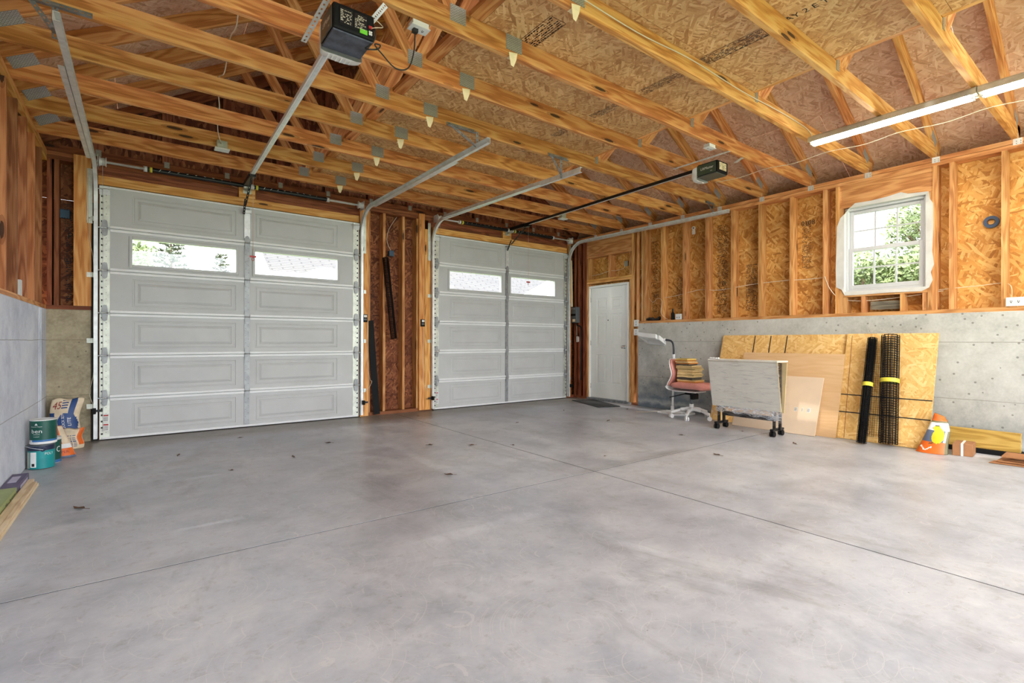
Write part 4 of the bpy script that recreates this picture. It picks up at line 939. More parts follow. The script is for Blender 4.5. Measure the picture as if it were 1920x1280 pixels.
# ================================================================== TUBE LIGHTS
def tube_light(y1, y0, label):
    x, z = 5.125, 2.965; t_ = thing('tube_light', label, 'light fixture', (x, (y0+y1)/2, z), 'fluorescent strip lights')
    b = MB(); pr = [(-.058, .0), (-.05, .045), (-.03, .062), (.03, .062), (.05, .045), (.058, 0), (.04, .012), (-.04, .012)]
    b.prism(pr, (x, y1, z), (1, 0, 0), (0, 0, 1), y1-y0); b.build('housing', ZINC, t_)
    for dx in (-.028, .028):
        b = MB(); b.cyl((x+dx, y1-.03, z-.008), (x+dx, y0+.03, z-.008), .0125, 14); b.build('lamp_tube', TUBE, t_)
        for yy in (y1-.025, y0+.025):
            b = MB(); b.box(x+dx-.014, x+dx+.014, yy-.006, yy+.006, z-.022, z+.012); b.build('socket', PLASTW, t_)
tube_light(2.085, .90, 'fluorescent strip light over the wall window, the whole fixture')
tube_light(.892, -.30, 'fluorescent strip light continuing the strip past the wall window')
# lampholder boxes under the truss chords
def lampholder(x, y, label):
    t_ = thing('ceiling_box', label, 'junction box', (x, y, 2.99), 'ceiling junction boxes')
    b = MB(); b.box(x-.045, x+.045, y-.03, y+.03, 3.0, 3.075); b.build('box', plain('box_grey_green', hexc(176, 180, 164), .5), t_, bevel=.003)
    b = MB(); b.box(x-.065, x+.065, y-.05, y+.045, 2.982, 2.998); b.build('cover', PLASTW, t_, bevel=.003)
lampholder(.666, 5.735, 'grey box with white cover on the chord above the door beside the concrete corner'); lampholder(5.30, 5.735, 'grey box with white cover on the chord above the door next to the entry door')

# ================================================================== WALL FITTINGS
def cable(label, pts, r=.0042, mat=CABLE, n=6):
    b = MB(); b.tube(smooth_path(pts, n), r, 6); o = b.build('electrical_cable', mat, org=pts[0]); tag(o, label, 'cable', 'loose white cables'); return o
cable('white cable stapled along the chord face and looping to the strip light', [(1.9, 2.108, 3.12), (2.6, 2.108, 3.10), (3.2, 2.108, 3.13), (3.9, 2.108, 3.115), (4.6, 2.108, 3.13), (5.1, 2.108, 3.12), (5.2, 2.09, 3.05), (5.125, 2.06, 3.025)])
cable('white cable strung under the chords between the strip light and the stud wall', [(5.63, 3.36, 3.025), (5.64, 3.05, 3.005), (5.64, 2.745, 3.025), (5.64, 2.45, 3.0), (5.64, 2.135, 3.025), (5.64, 1.8, 3.0), (5.64, 1.525, 3.025), (5.64, 1.2, 3.0), (5.64, .915, 3.025), (5.64, .6, 3.0), (5.64, .305, 3.025)], .0035)
cable('white cable hanging across the chords above the opener rail to the grey box', [(.49, 3.0, 3.18), (.485, 3.36, 3.15), (.50, 3.62, 3.10), (.505, 3.95, 3.18), (.51, 4.25, 3.08), (.505, 4.6, 3.17), (.55, 4.9, 3.07), (.57, 5.2, 3.17), (.60, 5.45, 3.06), (.655, 5.7, 3.04)])
cable('white cable threaded through the studs between the entry door and the window', [(XR+.06, 4.98, 1.78), (XR+.05, 4.7, 1.80), (XR+.06, 4.3, 1.86), (XR+.05, 3.98, 1.83), (XR+.06, 3.5, 1.87), (XR+.05, 3.1, 1.88), (XR+.05, 2.7, 1.87), (XR+.05, 2.56, 1.88)])
cable('white cable sagging through the cripples below the window', [(XR-.006, 2.56, 1.88), (XR-.008, 2.5, 1.72), (XR+.03, 2.40, 1.60), (XR+.05, 2.2, 1.56), (XR+.05, 1.9, 1.57), (XR+.05, 1.6, 1.60), (XR+.05, 1.45, 1.62)])
cable('white cable across the bay below the blue tape roll', [(XR+.05, 1.5, 1.63), (XR+.05, 1.37, 1.64), (XR+.05, 1.15, 1.65), (XR+.05, 1.0, 1.66), (XR+.04, .94, 1.62), (XR, .93, 1.50)], .003)
cable('tangled white cables hanging beside the entry door frame', [(XR+.06, 5.36, 2.93), (XR+.05, 5.37, 2.5), (XR+.05, 5.46, 2.32), (XR+.04, 5.36, 2.26), (XR+.05, 5.44, 2.0), (XR+.05, 5.37, 1.8), (XR+.03, 5.42, 1.55), (XR, 5.42, 1.44)])
cable('white cable curling over the black bag on the sill', [(XR+.05, 5.22, 1.80), (XR+.02, 5.12, 1.72), (XR+.02, 5.02, 1.78), (XR-.008, 4.92, 1.72), (XR-.012, 4.94, 1.55), (XR+.01, 4.88, 1.46), (XR+.02, 4.82, 1.428)], .003)
cable('white cable pair in the cripple bay above the entry door', [(XR+.05, 6.52, 2.30), (XR+.04, 6.3, 2.31), (XR+.03, 6.06, 2.34), (XR+.03, 5.9, 2.33), (XR+.05, 5.75, 2.36), (XR+.06, 5.76, 2.42)])
cable('white wire dropping down the bare sheathing between the garage doors', [(3.10, YF+.06, 2.94), (2.98, YF+.05, 2.75), (2.94, YF+.05, 2.6), (2.96, YF+.05, 2.5), (3.01, YF+.05, 2.41)], .0035)
cable('thin white wire along the header above the door beside the concrete corner', [(-.2, YF-.012, 3.005), (.3, YF-.012, 3.0), (.8, YF-.012, 2.998), (1.0, YF-.012, 2.96), (1.3, YF-.012, 2.985), (2.0, YF-.012, 2.99), (2.44, YF-.012, 2.985)], .003)
cable('white sensor wire down the jamb board beside the leaning black strip', [(2.61, YF-.046, 1.36), (2.60, YF-.046, .9), (2.64, YF-.05, .55), (2.67, YF-.06, .50), (2.64, YF-.05, .42), (2.56, YF-.046, .33), (2.55, YF-.05, .22)], .0028)
cable('white sensor wire down the doubled pale jamb boards', [(3.50, YF-.046, 1.32), (3.495, YF-.046, .6), (3.51, YF-.046, .40), (3.58, YF-.05, .30)], .0028)
cable('white sensor wire beside the concrete corner', [(-.43, YF-.046, 2.8), (-.42, YF-.05, 2.2), (-.385, YF-.02, 1.9), (-.385, YF-.02, 1.3), (-.38, YF-.02, .8), (-.40, YF-.03, .62), (-.42, YF-.03, .52), (-.37, YF-.06, .34)], .0028)
# boxes
def small_box(name, label, cat, x0, x1, y0, y1, z0, z1, mat, bev=.004):
    b = MB(); b.box(x0, x1, y0, y1, z0, z1); o = b.build(name, mat, org=((x0+x1)/2, (y0+y1)/2, z0), bevel=bev); return tag(o, label, cat)
def dev_box(label, x, y, z, s=.085):
    t_ = thing('device_box', label, 'junction box', (x, y, z))
    b = MB(); b.box(x-s/2, x+s/2, y-.055, y, z-s/2, z+s/2); b.build('shell', BLUEP, t_, bevel=.003)
    b = MB()
    for k in range(4):
        o = -s/2+s*(k+.5)/4
        b.box(x+o-.006, x+o+.006, y-.058, y-.04, z+s/2-.002, z+s/2+.006); b.box(x+o-.006, x+o+.006, y-.058, y-.04, z-s/2-.006, z-s/2+.002)
    b.build('tabs', BLUEP, t_)
dev_box('dark blue device box on the sheathing beside the pale jamb board', -.626, YO-.001, 2.414); dev_box('dark blue device box between the garage doors above the mesh roll', 3.012, YO-.045, 2.381, .075)
def control(x, z, label):
    t_ = thing('wall_control', label, 'wall control', (x, YF-.045, z))
    b = MB(); b.box(x-.034, x+.034, YF-.062, YF-.041, z-.055, z+.055); b.build('body', BLACK, t_, bevel=.004)
    b = MB(); b.box(x-.02, x+.024, YF-.0635, YF-.062, z+.012, z+.045); b.build('display', PRINTW, t_)
    b = MB(); b.box(x-.022, x+.022, YF-.065, YF-.062, z-.03, z-.005); b.build('button', GREYP, t_)
control(2.573, 1.40, 'black wall control on the single jamb board beside the leaning black strip'); control(3.478, 1.355, 'black wall control on the doubled pale jamb boards')
def sensor(x, z, sg, label):
    t_ = thing('safety_sensor', label, 'sensor', (x, YD-.08, z), 'door safety sensors')
    b = MB(); b.box(x-.016, x+.016, YD-.115, YD-.06, z-.03, z+.03); b.build('eye', BLACK, t_, bevel=.004)
    b = MB(); b.box(min(x, x+sg*.07), max(x, x+sg*.07), YD-.072, YD-.066, z-.012, z+.012); b.build('bracket', BLACKM, t_)
sensor(-.375, .33, 1, 'black safety sensor low on the track beside the concrete corner'); sensor(2.53, .21, 1, 'black safety sensor low on the track beside the leaning black strip'); sensor(3.615, .20, -1, 'black safety sensor low on the track beside the doubled jamb boards'); sensor(6.54, .24, 1, 'black safety sensor low on the track near the door mat')
small_box('junction_box', 'grey square box on the sheathing above the entry door', 'junction box', XO-.03, XO-.001, 5.72, 5.80, 2.40, 2.49, plain('box_grey', hexc(170, 172, 164), .5))
t_ = thing('keyhole_hook', 'white keyhole shaped hook on the sheathing between studs', 'hook', (XO-.004, 4.45, 2.74))
b = MB(); b.prism([(.03*math.cos(a), .03*math.sin(a)) for a in [i*math.pi/8 for i in range(16)]], (XO-.001, 4.45, 2.83), (0, -1, 0), (0, 0, 1), .012); b.build('ring', PLASTW, t_)
b = MB(); b.box(XO-.012, XO-.001, 4.425, 4.475, 2.735, 2.80); b.build('plate', PLASTW, t_)
b = MB(); b.prism([(.010*math.cos(a), .010*math.sin(a)) for a in [i*math.pi/6 for i in range(12)]], (XO-.013, 4.45, 2.83), (0, -1, 0), (0, 0, 1), .002); b.build('pin', BLACK, t_)
b = MB(); R0, R1 = .060, .030
for k in range(32):
    a0, a1 = 2*math.pi*k/32, 2*math.pi*(k+1)/32; x0, x1 = XO-.026, XO-.002
    P = lambda r, a, x: (x, 1.095+r*math.cos(a), 2.287+r*math.sin(a))
    b.add([P(R0, a0, x0), P(R0, a1, x0), P(R1, a1, x0), P(R1, a0, x0), P(R0, a0, x1), P(R0, a1, x1), P(R1, a1, x1), P(R1, a0, x1)], [(0, 1, 2, 3), (0, 4, 5, 1), (2, 6, 7, 3)])
tr_ = b.build('tape_roll', TAPE, org=(XO-.014, 1.095, 2.227)); tag(tr_, 'roll of dark blue tape hanging on a nail in the golden sheathing', 'tape roll')
b = MB(); b.lathe([(.030, 0), (.030, .026), (.027, .026), (.027, 0)], (XO-.028, 1.095, 2.287), 24, 0, (1, 0, 0)); b.build('core', CARD, tr_)
# scrap sticks in the corner
s_ = board('wood_offcut', (6.62, 6.905, 1.74), (6.60, 6.905, 2.62), .04, .02, (1, 0, 0), TRIMW, None); tag(s_, 'thin pale wood strip standing above the breaker panel', 'wood strip')
# things on the sill
b = MB(); r = random.Random(3)
for k in range(9): b.sphere((XR+.04+.02*r.random(), 5.23-.028*k, ZC+.055+.02*r.random()+.012*math.sin(k)), .04, 8, 6, 0, (1, 1, .55))
tag(b.build('black_bag', plain('bag_black', (.016, .017, .02, 1), .35, 0, .3, 30), org=(XR+.05, 5.12, ZC+.04)), 'crumpled black plastic bag on the concrete wall sill', 'bag')
t_ = thing('spray_bottle', 'small black bottle standing on the sill beside the white charger', 'bottle', (XR+.04, 4.755, ZC+.04))
b = MB(); b.lathe([(0, 0), (.026, 0), (.028, .01), (.028, .10), (.018, .12), (.012, .125), (.012, .14)], (XR+.04, 4.755, ZC+.04), 16); b.build('body', BLACK, t_)
b = MB(); b.lathe([(.014, 0), (.014, .03), (.008, .045), (0, .048)], (XR+.04, 4.755, ZC+.175), 12); b.build('cap', BLACKM, t_)
t_ = thing('charger_box', 'white charger box lying on the concrete wall sill', 'charger', (XR+.03, 4.63, ZC+.04))
b = MB(); b.box(XR-.005, XR+.08, 4.572, 4.68, ZC+.041, ZC+.13); b.build('case', PLASTW, t_, bevel=.008, seg=2)
b = MB(); b.box(XR-.007, XR-.004, 4.60, 4.612, ZC+.07, ZC+.082); b.box(XR-.007, XR-.004, 4.64, 4.652, ZC+.07, ZC+.082); b.build('socket', BLACK, t_)
b = MB(); b.box(XL-.03, XL-.012, 5.62, 5.70, ZC+.06, ZC+.19); tag(b.build('cover_plate', PLASTW, org=(XL-.02, 5.66, ZC+.06)), 'white plate standing on the left sill against a stud', 'plate')
b = MB(); b.box(XL-.06, XL-.02, 5.46, 5.55, ZC+.06, ZC+.14); tag(b.build('device_box', BLUEP, org=(XL-.04, 5.5, ZC+.06), bevel=.003), 'dark blue box standing on the left sill beside the white plate', 'junction box')
# ================================================================== THINGS ON THE RIGHT
b = MB(); b.prism([(5.975, 5.60), (6.35, 5.47), (6.70, 6.42), (6.30, 6.56)], (0, 0, .001), (1, 0, 0), (0, 1, 0), .012); tag(b.build('door_mat', MAT_, org=(6.3, 6.0, 0)), 'thin charcoal door mat on the floor before the white entry door', 'mat')
# ---- leaning sheets
def lean(name, label, cat, x0, x1, ztop, ya, yb, th, mat, skew=0):
    """sheet leaning on the right wall: foot at x0, head at x1"""
    p0 = V((x0, (ya+yb)/2, 0)); p1 = V((x1, (ya+yb)/2, ztop)); d = (p1-p0).normalized(); n = V((d.z, 0, -d.x))
    W, H = abs(yb-ya), (p1-p0).length
    off = n*(th/2)+V((0, 0, th*abs(n.z)))
    if W >= H: o = board(name, V((x0, ya, 0))+d*(H/2)+off, V((x0, yb, 0))+d*(H/2)+off, H, th, d, mat, None)
    else: o = board(name, p0+off, p1+off, W, th, (0, 1, 0), mat, None)
    return tag(o, label, cat), (lambda y, s, e=.0012: V((x0, y, th*abs(n.z)))+d*s-n*e)
def mark(parent, P, y0, s0, y1, s1, w, mat):
    inv = parent.matrix_world.inverted() if False else None
    b = MB(); a = P(y0, s0); c = P(y1, s1); dd = (c-a).normalized(); up = (P(y0, s0+.1)-a).normalized()
    sd = up if abs(dd.dot(up)) < .5 else V((0, 1, 0))
    b.bar(a, c, w, .0012, sd); o = b.build('marking_line', mat, None, org=(0, 0, 0))
    o.parent = parent; o.matrix_parent_inverse = parent.matrix_basis.inverted(); return o
oA, PA = lean('osb_sheet', 'wide strand board sheet with short upright dark lines, behind the wrapped folding table', 'board', 6.33, 6.672, 1.165, 3.85, 1.62, .012, OSBP)
for y in (3.40, 3.19, 2.985): mark(oA, PA, y, .02, y-.01, 1.20, .012, PRINTK)
oB, PB = lean('osb_sheet', 'strand board sheet with two level dark lines, mesh rolls standing against it', 'board', 6.285, 6.636, 1.17, 2.285, 1.455, .012, OSBP)
for s in (.30, .50): mark(oB, PB, 2.28, s+.0, 1.46, s-.0, .011, PRINTK)
mark(oB, PB, 2.20, .01, 2.235, 1.2, .005, LUMD)
lean('plywood_sheet', 'tan thin plywood sheet leaning behind the wrapped folding table', 'board', 6.235, 6.50, .935, 3.45, 2.262, .006, PLY)
oS, PS = lean('laminate_board', 'pale pinkish board with small stickers leaning in front of the plywood sheet', 'board', 6.135, 6.385, .655, 3.42, 2.44, .012, plain('board_pale', hexc(230, 206, 178), .55, 0, .03, 3))
b = MB()
for y, w in ((2.70, .03), (2.62, .012), (2.56, .035)):
    a = PS(y, .27, .002); c = PS(y-w, .27, .002); u = (PS(y, .32, .002)-a); b.add([a, c, c+u, a+u], [(0, 1, 2, 3)])
    for k in range(4): q = a+u*(.15+.2*k); b.add([q+V((-.0006, 0, 0)), q+(c-a)*.8+V((-.0006, 0, 0)), q+(c-a)*.8+u*.08+V((-.0006, 0, 0)), q+u*.08+V((-.0006, 0, 0))], [(0, 1, 2, 3)], 1)
st = b.build('sticker', [PRINTW, PRINTK], None, org=(0, 0, 0)); st.parent = oS; st.matrix_parent_inverse = oS.matrix_basis.inverted()

# ---- black mesh rolls
def mesh_roll(label, p0, p1, r, layers, nring, nvert, wire, band, group='rolls of black plastic mesh'):
    p0 = V(p0); p1 = V(p1); ax = (p1-p0).normalized(); a = ax.orthogonal().normalized(); c = ax.cross(a); L = (p1-p0).length
    t_ = thing('mesh_roll', label, 'mesh roll', p0, group); b = MB()
    for l in range(layers):
        rr = r*(1-.22*l); ph = l*.37
        for i in range(nring):
            z = L*(i+.4*(l % 2))/(nring-.6); z = min(z, L)
            b.tube([p0+ax*z+(a*math.cos(t)+c*math.sin(t))*rr for t in [2*math.pi*k/14 for k in range(14)]], wire, 3, 0, True)
        for k in range(nvert):
            t = 2*math.pi*k/nvert+ph; q = (a*math.cos(t)+c*math.sin(t))*rr; b.tube([p0+q, p1+q], wire*1.2, 3, 0)
    b.build('mesh', BLACK, t_)['kind'] = 'stuff'
    if band:
        n = 24; vs = []; fs = []
        for k in range(n):
            t = 2*math.pi*k/n
            for z in (band-.022, band+.022): vs.append(p0+ax*z+(a*math.cos(t)+c*math.sin(t))*(r+.003))
        fs = [(2*k, 2*((k+1) % n), 2*((k+1) % n)+1, 2*k+1) for k in range(n)]; m_ = MB(); m_.add(vs, fs, 0, True); m_.build('band', PALEY, t_)
    return t_
mesh_roll('tight dense black mesh roll with yellow band leaning on the strand board', (6.085, 1.966, .02), (6.515, 2.0, 1.12), .046, 3, 62, 14, .0022, .64)
r2 = mesh_roll('loose open black mesh roll with yellow band leaning beside the dense roll', (6.20, 1.765, .028), (6.48, 1.825, 1.15), .080, 2, 46, 13, .0026, .66)
b = MB()                                             # loose end of the open roll
for k in range(8):
    y = 1.84+.02*k; b.tube([PB(y+.0, .06, .012), PB(y+.03, 1.12, .012)], .0014, 3)
for k in range(44):
    s = .06+1.06*k/43; b.tube([PB(1.83, s, .012), PB(2.0, s, .012)], .0012, 3)
b.build('loose_end', BLACK, r2)['kind'] = 'stuff'
hr = mesh_roll('narrow black mesh roll hanging on the stud between the garage doors', (3.01, YF-.05, 1.11), (2.875, YF-.05, 2.295), .043, 2, 34, 9, .0026, None)
b = MB(); b.tube([(2.875, YF-.05, 2.29), (2.88, YF-.02, 2.31), (2.882, YF, 2.31)], .003, 6); b.build('hook', BLACKM, hr)
bs = board('black_strip', (2.748, YF-.055, .01), (2.66, YF-.02, 1.36), .095, .008, (1, 0, 0), BLACK, None); tag(bs, 'flat black strip leaning on the wall between the garage doors', 'strip')
bs.location.z += .01

# ---- folding table in stretch film
t_ = thing('folding_table', 'folded white table on black casters wrapped in clear film', 'table', (5.84, 3.08, 0))
ya, yb = 3.505, 2.662
def slab(b, p, q, th, m=0, me=None):
    """panel between upper edge p..(same y) and lower edge q in the xz plane, running ya..yb"""
    (xa, za), (xb, zb) = p, q; d = V((xb-xa, 0, zb-za)).normalized(); n = V((-d.z, 0, d.x)); n = n if n.x > 0 else -n
    vs = []
    for y in (ya, yb):
        for (x, z) in ((xa, za), (xb, zb)): vs += [V((x, y, z)), V((x, y, z))+n*th]
    b.add(vs, [(0, 2, 6, 4)], m); b.add(vs, [(1, 5, 7, 3)], m); b.add(vs, [(0, 1, 3, 2), (4, 6, 7, 5), (0, 4, 5, 1), (2, 3, 7, 6)], m if me is None else me)
b = MB(); slab(b, (5.715, .838), (5.822, .275), .018, 0, 1); b.build('leaf', [TTOP, TEDGE], t_)
b = MB(); slab(b, (5.955, .832), (5.885, .262), .018, 1, 1); b.build('leaf', [TTOP, TEDGE], t_)
b = MB(); b.box(5.712, 5.975, yb-.005, ya, .842, .862); b.build('top_panel', TTOP, t_, bevel=.003)
for y in (3.40, 2.72):
    b = MB(); b.box(5.835, 5.865, y-.045, y-.02, .07, .838); b.box(5.835, 5.865, y+.02, y+.045, .07, .838); b.build('leg', BLACKM, t_)
    b = MB(); b.box(5.72, 5.975, y-.022, y+.022, .062, .088); b.build('foot', BLACKM, t_, bevel=.004)
    for x in (5.745, 5.945):
        b = MB(); b.cyl((x, y-.024, .031), (x, y-.006, .031), .031, 16); b.cyl((x, y+.006, .031), (x, y+.024, .031), .031, 16); b.box(x-.014, x+.014, y-.02, y+.02, .035, .064); b.build('caster', BLACK, t_)
b = MB(); b.box(5.83, 5.87, 2.74, 3.38, .165, .215); b.build('stretcher', BLACKM, t_)
# film: sheet round the leaves with a slack skirt
b = MB(); NY, NZ = 26, 16; r = random.Random(5); vs = []
prof = [(5.708, .872), (5.709, .84), (5.75, .62), (5.79, .42), (5.812, .29), (5.818, .235), (5.825, .175)]
prof2 = []
for i in range(NZ+1):
    s = i/NZ*(len(prof)-1); k = min(int(s), len(prof)-2); f_ = s-k; prof2.append((prof[k][0]*(1-f_)+prof[k+1][0]*f_, prof[k][1]*(1-f_)+prof[k+1][1]*f_))
for i, (x, z) in enumerate(prof2):
    for j in range(NY+1):
        y = ya+.004+(yb-ya-.03)*j/NY; sag = max(0, (i-11)/5)
        vs.append((x-.004-.003*r.random()-.004*r.random()*sag*3, y, z-sag*.03*math.sin(j*.9)-sag*.045*(j/NY)**2))
b.add(vs, [(i*(NY+1)+j, i*(NY+1)+j+1, (i+1)*(NY+1)+j+1, (i+1)*(NY+1)+j) for i in range(NZ) for j in range(NY)], 0, False)
vs = []
for i in range(7):
    for j in range(6):
        vs.append((5.712+.26*j/5+.004*r.random(), yb-.012-.006*r.random(), .86-.6*i/6)) if j in (0, 5) else vs.append((5.712+(.26-.19*i/6)*j/5+.05*i/6, yb-.008-.012*r.random(), .86-.6*i/6))
b.add(vs, [(i*6+j, i*6+j+1, (i+1)*6+j+1, (i+1)*6+j) for i in range(6) for j in range(5)], 0, False)
b.build('stretch_film', FILM, t_)
b = MB(); vs = []; NY = 30
for i in range(6):
    for j in range(NY+1):
        k_ = j/NY; vs.append((5.806+.012*i/5-.008*r.random(), ya-.06+(yb-ya+.05)*k_, .285-(.07+.05*k_**2+.012*math.sin(j*.8))*i/5))
b.add(vs, [(i*(NY+1)+j, i*(NY+1)+j+1, (i+1)*(NY+1)+j+1, (i+1)*(NY+1)+j) for i in range(5) for j in range(NY)])
b.build('film_skirt', FILMS, t_)
b = MB()
for k in range(9): b.sphere((5.74+.02*r.random(), ya-.02-.012*k, .868+.006*r.random()), .016, 7, 5, 0, (1.4, 1, .7))
b.build('film_bunch', plain('film_white', (.86, .88, .9, 1), .3), t_)

# ---- office chair
CX, CY = 6.19, 4.045
t_ = thing('office_chair', 'pink office chair with white frame holding a pile of folders', 'chair', (CX, CY, 0))
def pad(b, c, sx, sy, sz, n=10, round_=.5, f=None):
    """soft cushion: superellipse"""
    vs = []; N, K = 24, 8
    for i in range(K+1):
        th = -math.pi/2+math.pi*i/K
        for j in range(N):
            ph = 2*math.pi*j/N; cc = math.cos(ph); ss = math.sin(ph); e = .35
            x = math.copysign(abs(cc)**e, cc)*abs(math.cos(th))**.35*sx; y = math.copysign(abs(ss)**e, ss)*abs(math.cos(th))**.35*sy
            z = math.copysign(abs(math.sin(th))**.8, math.sin(th))*sz; p = V((x, y, z)); vs.append(V(c)+(f(p) if f else p))
    b.add(vs, [(i*N+j, i*N+(j+1) % N, (i+1)*N+(j+1) % N, (i+1)*N+j) for i in range(K) for j in range(N)], 0, True)
b = MB(); pad(b, (CX, 4.015, .445), .225, .26, .045, f=lambda p: p+V((0, 0, .02-.25*max(0, -.16-p.y)))); b.build('seat', PINK, t_)
def spine(s):   # back profile y, z from underside to the top edge
    pts = [(4.20, .385), (4.29, .40), (4.315, .47), (4.265, .56), (4.245, .63), (4.275, .73), (4.325, .835)]
    k = min(int(s*(len(pts)-1)), len(pts)-2); f_ = s*(len(pts)-1)-k; a, c = pts[k], pts[k+1]
    return a[0]*(1-f_)+c[0]*f_, a[1]*(1-f_)+c[1]*f_
for nm, mat, w, th, s0, s1, off in (('backrest', PINK, .195, .022, .30, .985, -.012), ('back_shell', CHAIRW, .205, .012, 0, 1, .012)):
    b = MB(); vs = []; NS, NX = 22, 10; sp = smooth_path([V((0, *spine(i/6.0))) for i in range(7)], 6)
    def P(s): k = s*(len(sp)-1); i = min(int(k), len(sp)-2); return sp[i].lerp(sp[i+1], k-i)
    for sd_ in (0, 1):
        for i in range(NS+1):
            s = s0+(s1-s0)*i/NS; p = P(s); tp = (1-max(0, (s-.8)/.2)**2*.45)*(1-max(0, (.25-s)/.25)*.35)
            for j in range(NX+1):
                u = -1+2*j/NX; curve = .03*u*u*(1 if s > .3 else 0)
                vs.append((CX+u*w*tp, p.y-curve+off+(th if sd_ else 0), p.z))
    A = (NS+1)*(NX+1); q = lambda i, j, k: k*A+i*(NX+1)+j
    fs = []
    for i in range(NS):
        for j in range(NX): fs += [(q(i, j, 0), q(i, j+1, 0), q(i+1, j+1, 0), q(i+1, j, 0)), (q(i, j, 1), q(i+1, j, 1), q(i+1, j+1, 1), q(i, j+1, 1))]
        fs += [(q(i, 0, 0), q(i+1, 0, 0), q(i+1, 0, 1), q(i, 0, 1)), (q(i, NX, 0), q(i, NX, 1), q(i+1, NX, 1), q(i+1, NX, 0))]
    for j in range(NX): fs += [(q(0, j, 0), q(0, j, 1), q(0, j+1, 1), q(0, j+1, 0)), (q(NS, j, 0), q(NS, j+1, 0), q(NS, j+1, 1), q(NS, j, 1))]
    b.add(vs, fs, 0, True); b.build(nm, mat, t_)
b = MB(); b.box(CX-.14, CX+.14, 3.9, 4.24, .372, .392); b.build('seat_pan', CHAIRW, t_, bevel=.01)
b = MB(); b.box(CX-.05, CX+.05, 3.98, 4.12, .335, .372); b.box(CX-.17, CX-.05, 3.905, 3.955, .29, .36); b.bar((CX-.05, 4.10, .35), (CX-.26, 4.22, .30), .012, .012); b.build('tilt_mechanism', BLACK, t_)
b = MB(); b.cyl((CX, CY, .20), (CX, CY, .34), .017, 14); b.cyl((CX, CY, .30), (CX, CY, .345), .026, 14); b.build('gas_lift', GREYP, t_)
b = MB(); b.cyl((CX, CY, .105), (CX, CY, .205), .036, 16, 0, .028); bh = b.build('hub', CHAIRW, t_)
for k in range(5):
    a = math.radians(128+72*k); e = V((CX+.27*math.cos(a), CY+.27*math.sin(a), .085)); c = V((CX, CY, .145)); dd = (e-c).normalized()
    b = MB(); m_ = c.lerp(e, .55)+V((0, 0, .012)); b.bar(c, m_, .046, .044); b.bar(m_, e, .034, .036); b.build('base_arm', CHAIRW, t_, bevel=.006)
    f = e+V((0, 0, -.055)); sdv = V((-math.sin(a+.6), math.cos(a+.6), 0)); b = MB()
    b.cyl(f-sdv*.024, f-sdv*.004, .030, 16); b.cyl(f+sdv*.004, f+sdv*.024, .030, 16); b.cyl(f+V((0, 0, .0)), e, .010, 8); b.build('caster', CHAIRW, t_)
# folders piled on the seat
r = random.Random(12); z = .512; fl_ = []
names = {0: 'manila', 1: 'pale manila', 2: 'tan', 3: 'dark grey', 4: 'orange-brown', 5: 'yellow'}
seq = [4, 0, 3, 3, 1, 2, 1, 0, 1, 2, 0, 1, 3, 4, 1, 4, 5]
pos = ['bottom of', 'second up in', 'third up in', 'fourth up in', 'fifth up in', 'sixth up in', 'seventh up in', 'eighth up in', 'ninth up in', 'tenth up in', 'eleventh up in', 'twelfth up in', 'thirteenth up in', 'fourteenth up in', 'fifteenth up in', 'sixteenth up in', 'top of']
for k, c in enumerate(seq):
    th = .0165+r.uniform(-.003, .004); yA = 4.205-r.uniform(0, .01)-(.012 if k < 10 else -.004*(k-10)); yB = (3.90 if k < 2 else 3.935 if k < 12 else 4.01)+r.uniform(-.02, .025); rz_ = r.uniform(-.05, .05); w = .115+r.uniform(-.01, .01)
    b = MB(); N = 7
    for lay in range(2):
        vs = []; zz = z+th*lay*.5
        for i in range(N+1):
            y = yA+(yB-yA)*i/N; wv = .002*math.sin(i*1.3+k)
            for x in (-w, w): 
                for e in (0, 1): vs.append((CX-.02+x+(y-4.08)*rz_, y-.006*lay*r.random(), zz+wv+(e*th*.44)))
        fs = []
        for i in range(N):
            o = i*4; fs += [(o, o+4, o+6, o+2), (o+1, o+3, o+7, o+5), (o, o+1, o+5, o+4), (o+2, o+6, o+7, o+3)]
        fs += [(0, 2, 3, 1), (N*4, N*4+1, N*4+3, N*4+2)]; b.add(vs, fs, 0)
    o = b.build('paper_folder', FOLD[c], org=(CX, 4.07, z)); tag(o, '%s paper folder, %s the pile on the pink chair' % (names[c], pos[k]), 'folder', 'folders piled on the chair'); z += th+.0012

# ---- floor lamp
t_ = thing('floor_lamp', 'white floor lamp with black bent neck behind the pink chair', 'lamp', (6.48, 4.5, 0))
b = MB(); b.prism([(6.24, 4.66), (6.20, 4.34), (6.30, 4.20), (6.56, 4.22), (6.62, 4.40), (6.58, 4.64)], (0, 0, .002), (1, 0, 0), (0, 1, 0), .03); b.build('base', CHAIRW, t_, bevel=.008)
b = MB(); b.cyl((6.5, 4.572, .03), (6.5, 4.556, .80), .016, 14); b.cyl((6.5, 4.556, .80), (6.5, 4.555, .885), .021, 14); b.cyl((6.5, 4.572, .03), (6.5, 4.571, .10), .026, 14); b.build('pole', CHAIRW, t_)
b = MB(); b.tube(smooth_path([(6.5, 4.555, .885), (6.5, 4.553, .95), (6.5, 4.565, 1.04), (6.5, 4.60, 1.085), (6.5, 4.66, 1.10), (6.5, 4.72, 1.10)], 6), .0145, 12); b.build('neck', plain('neck_black', (.03, .035, .05, 1), .4), t_)
b = MB()
hd = lambda y, x, z: V((6.46+x, y, 1.115+z+.10*(y-4.91)-.5*x))
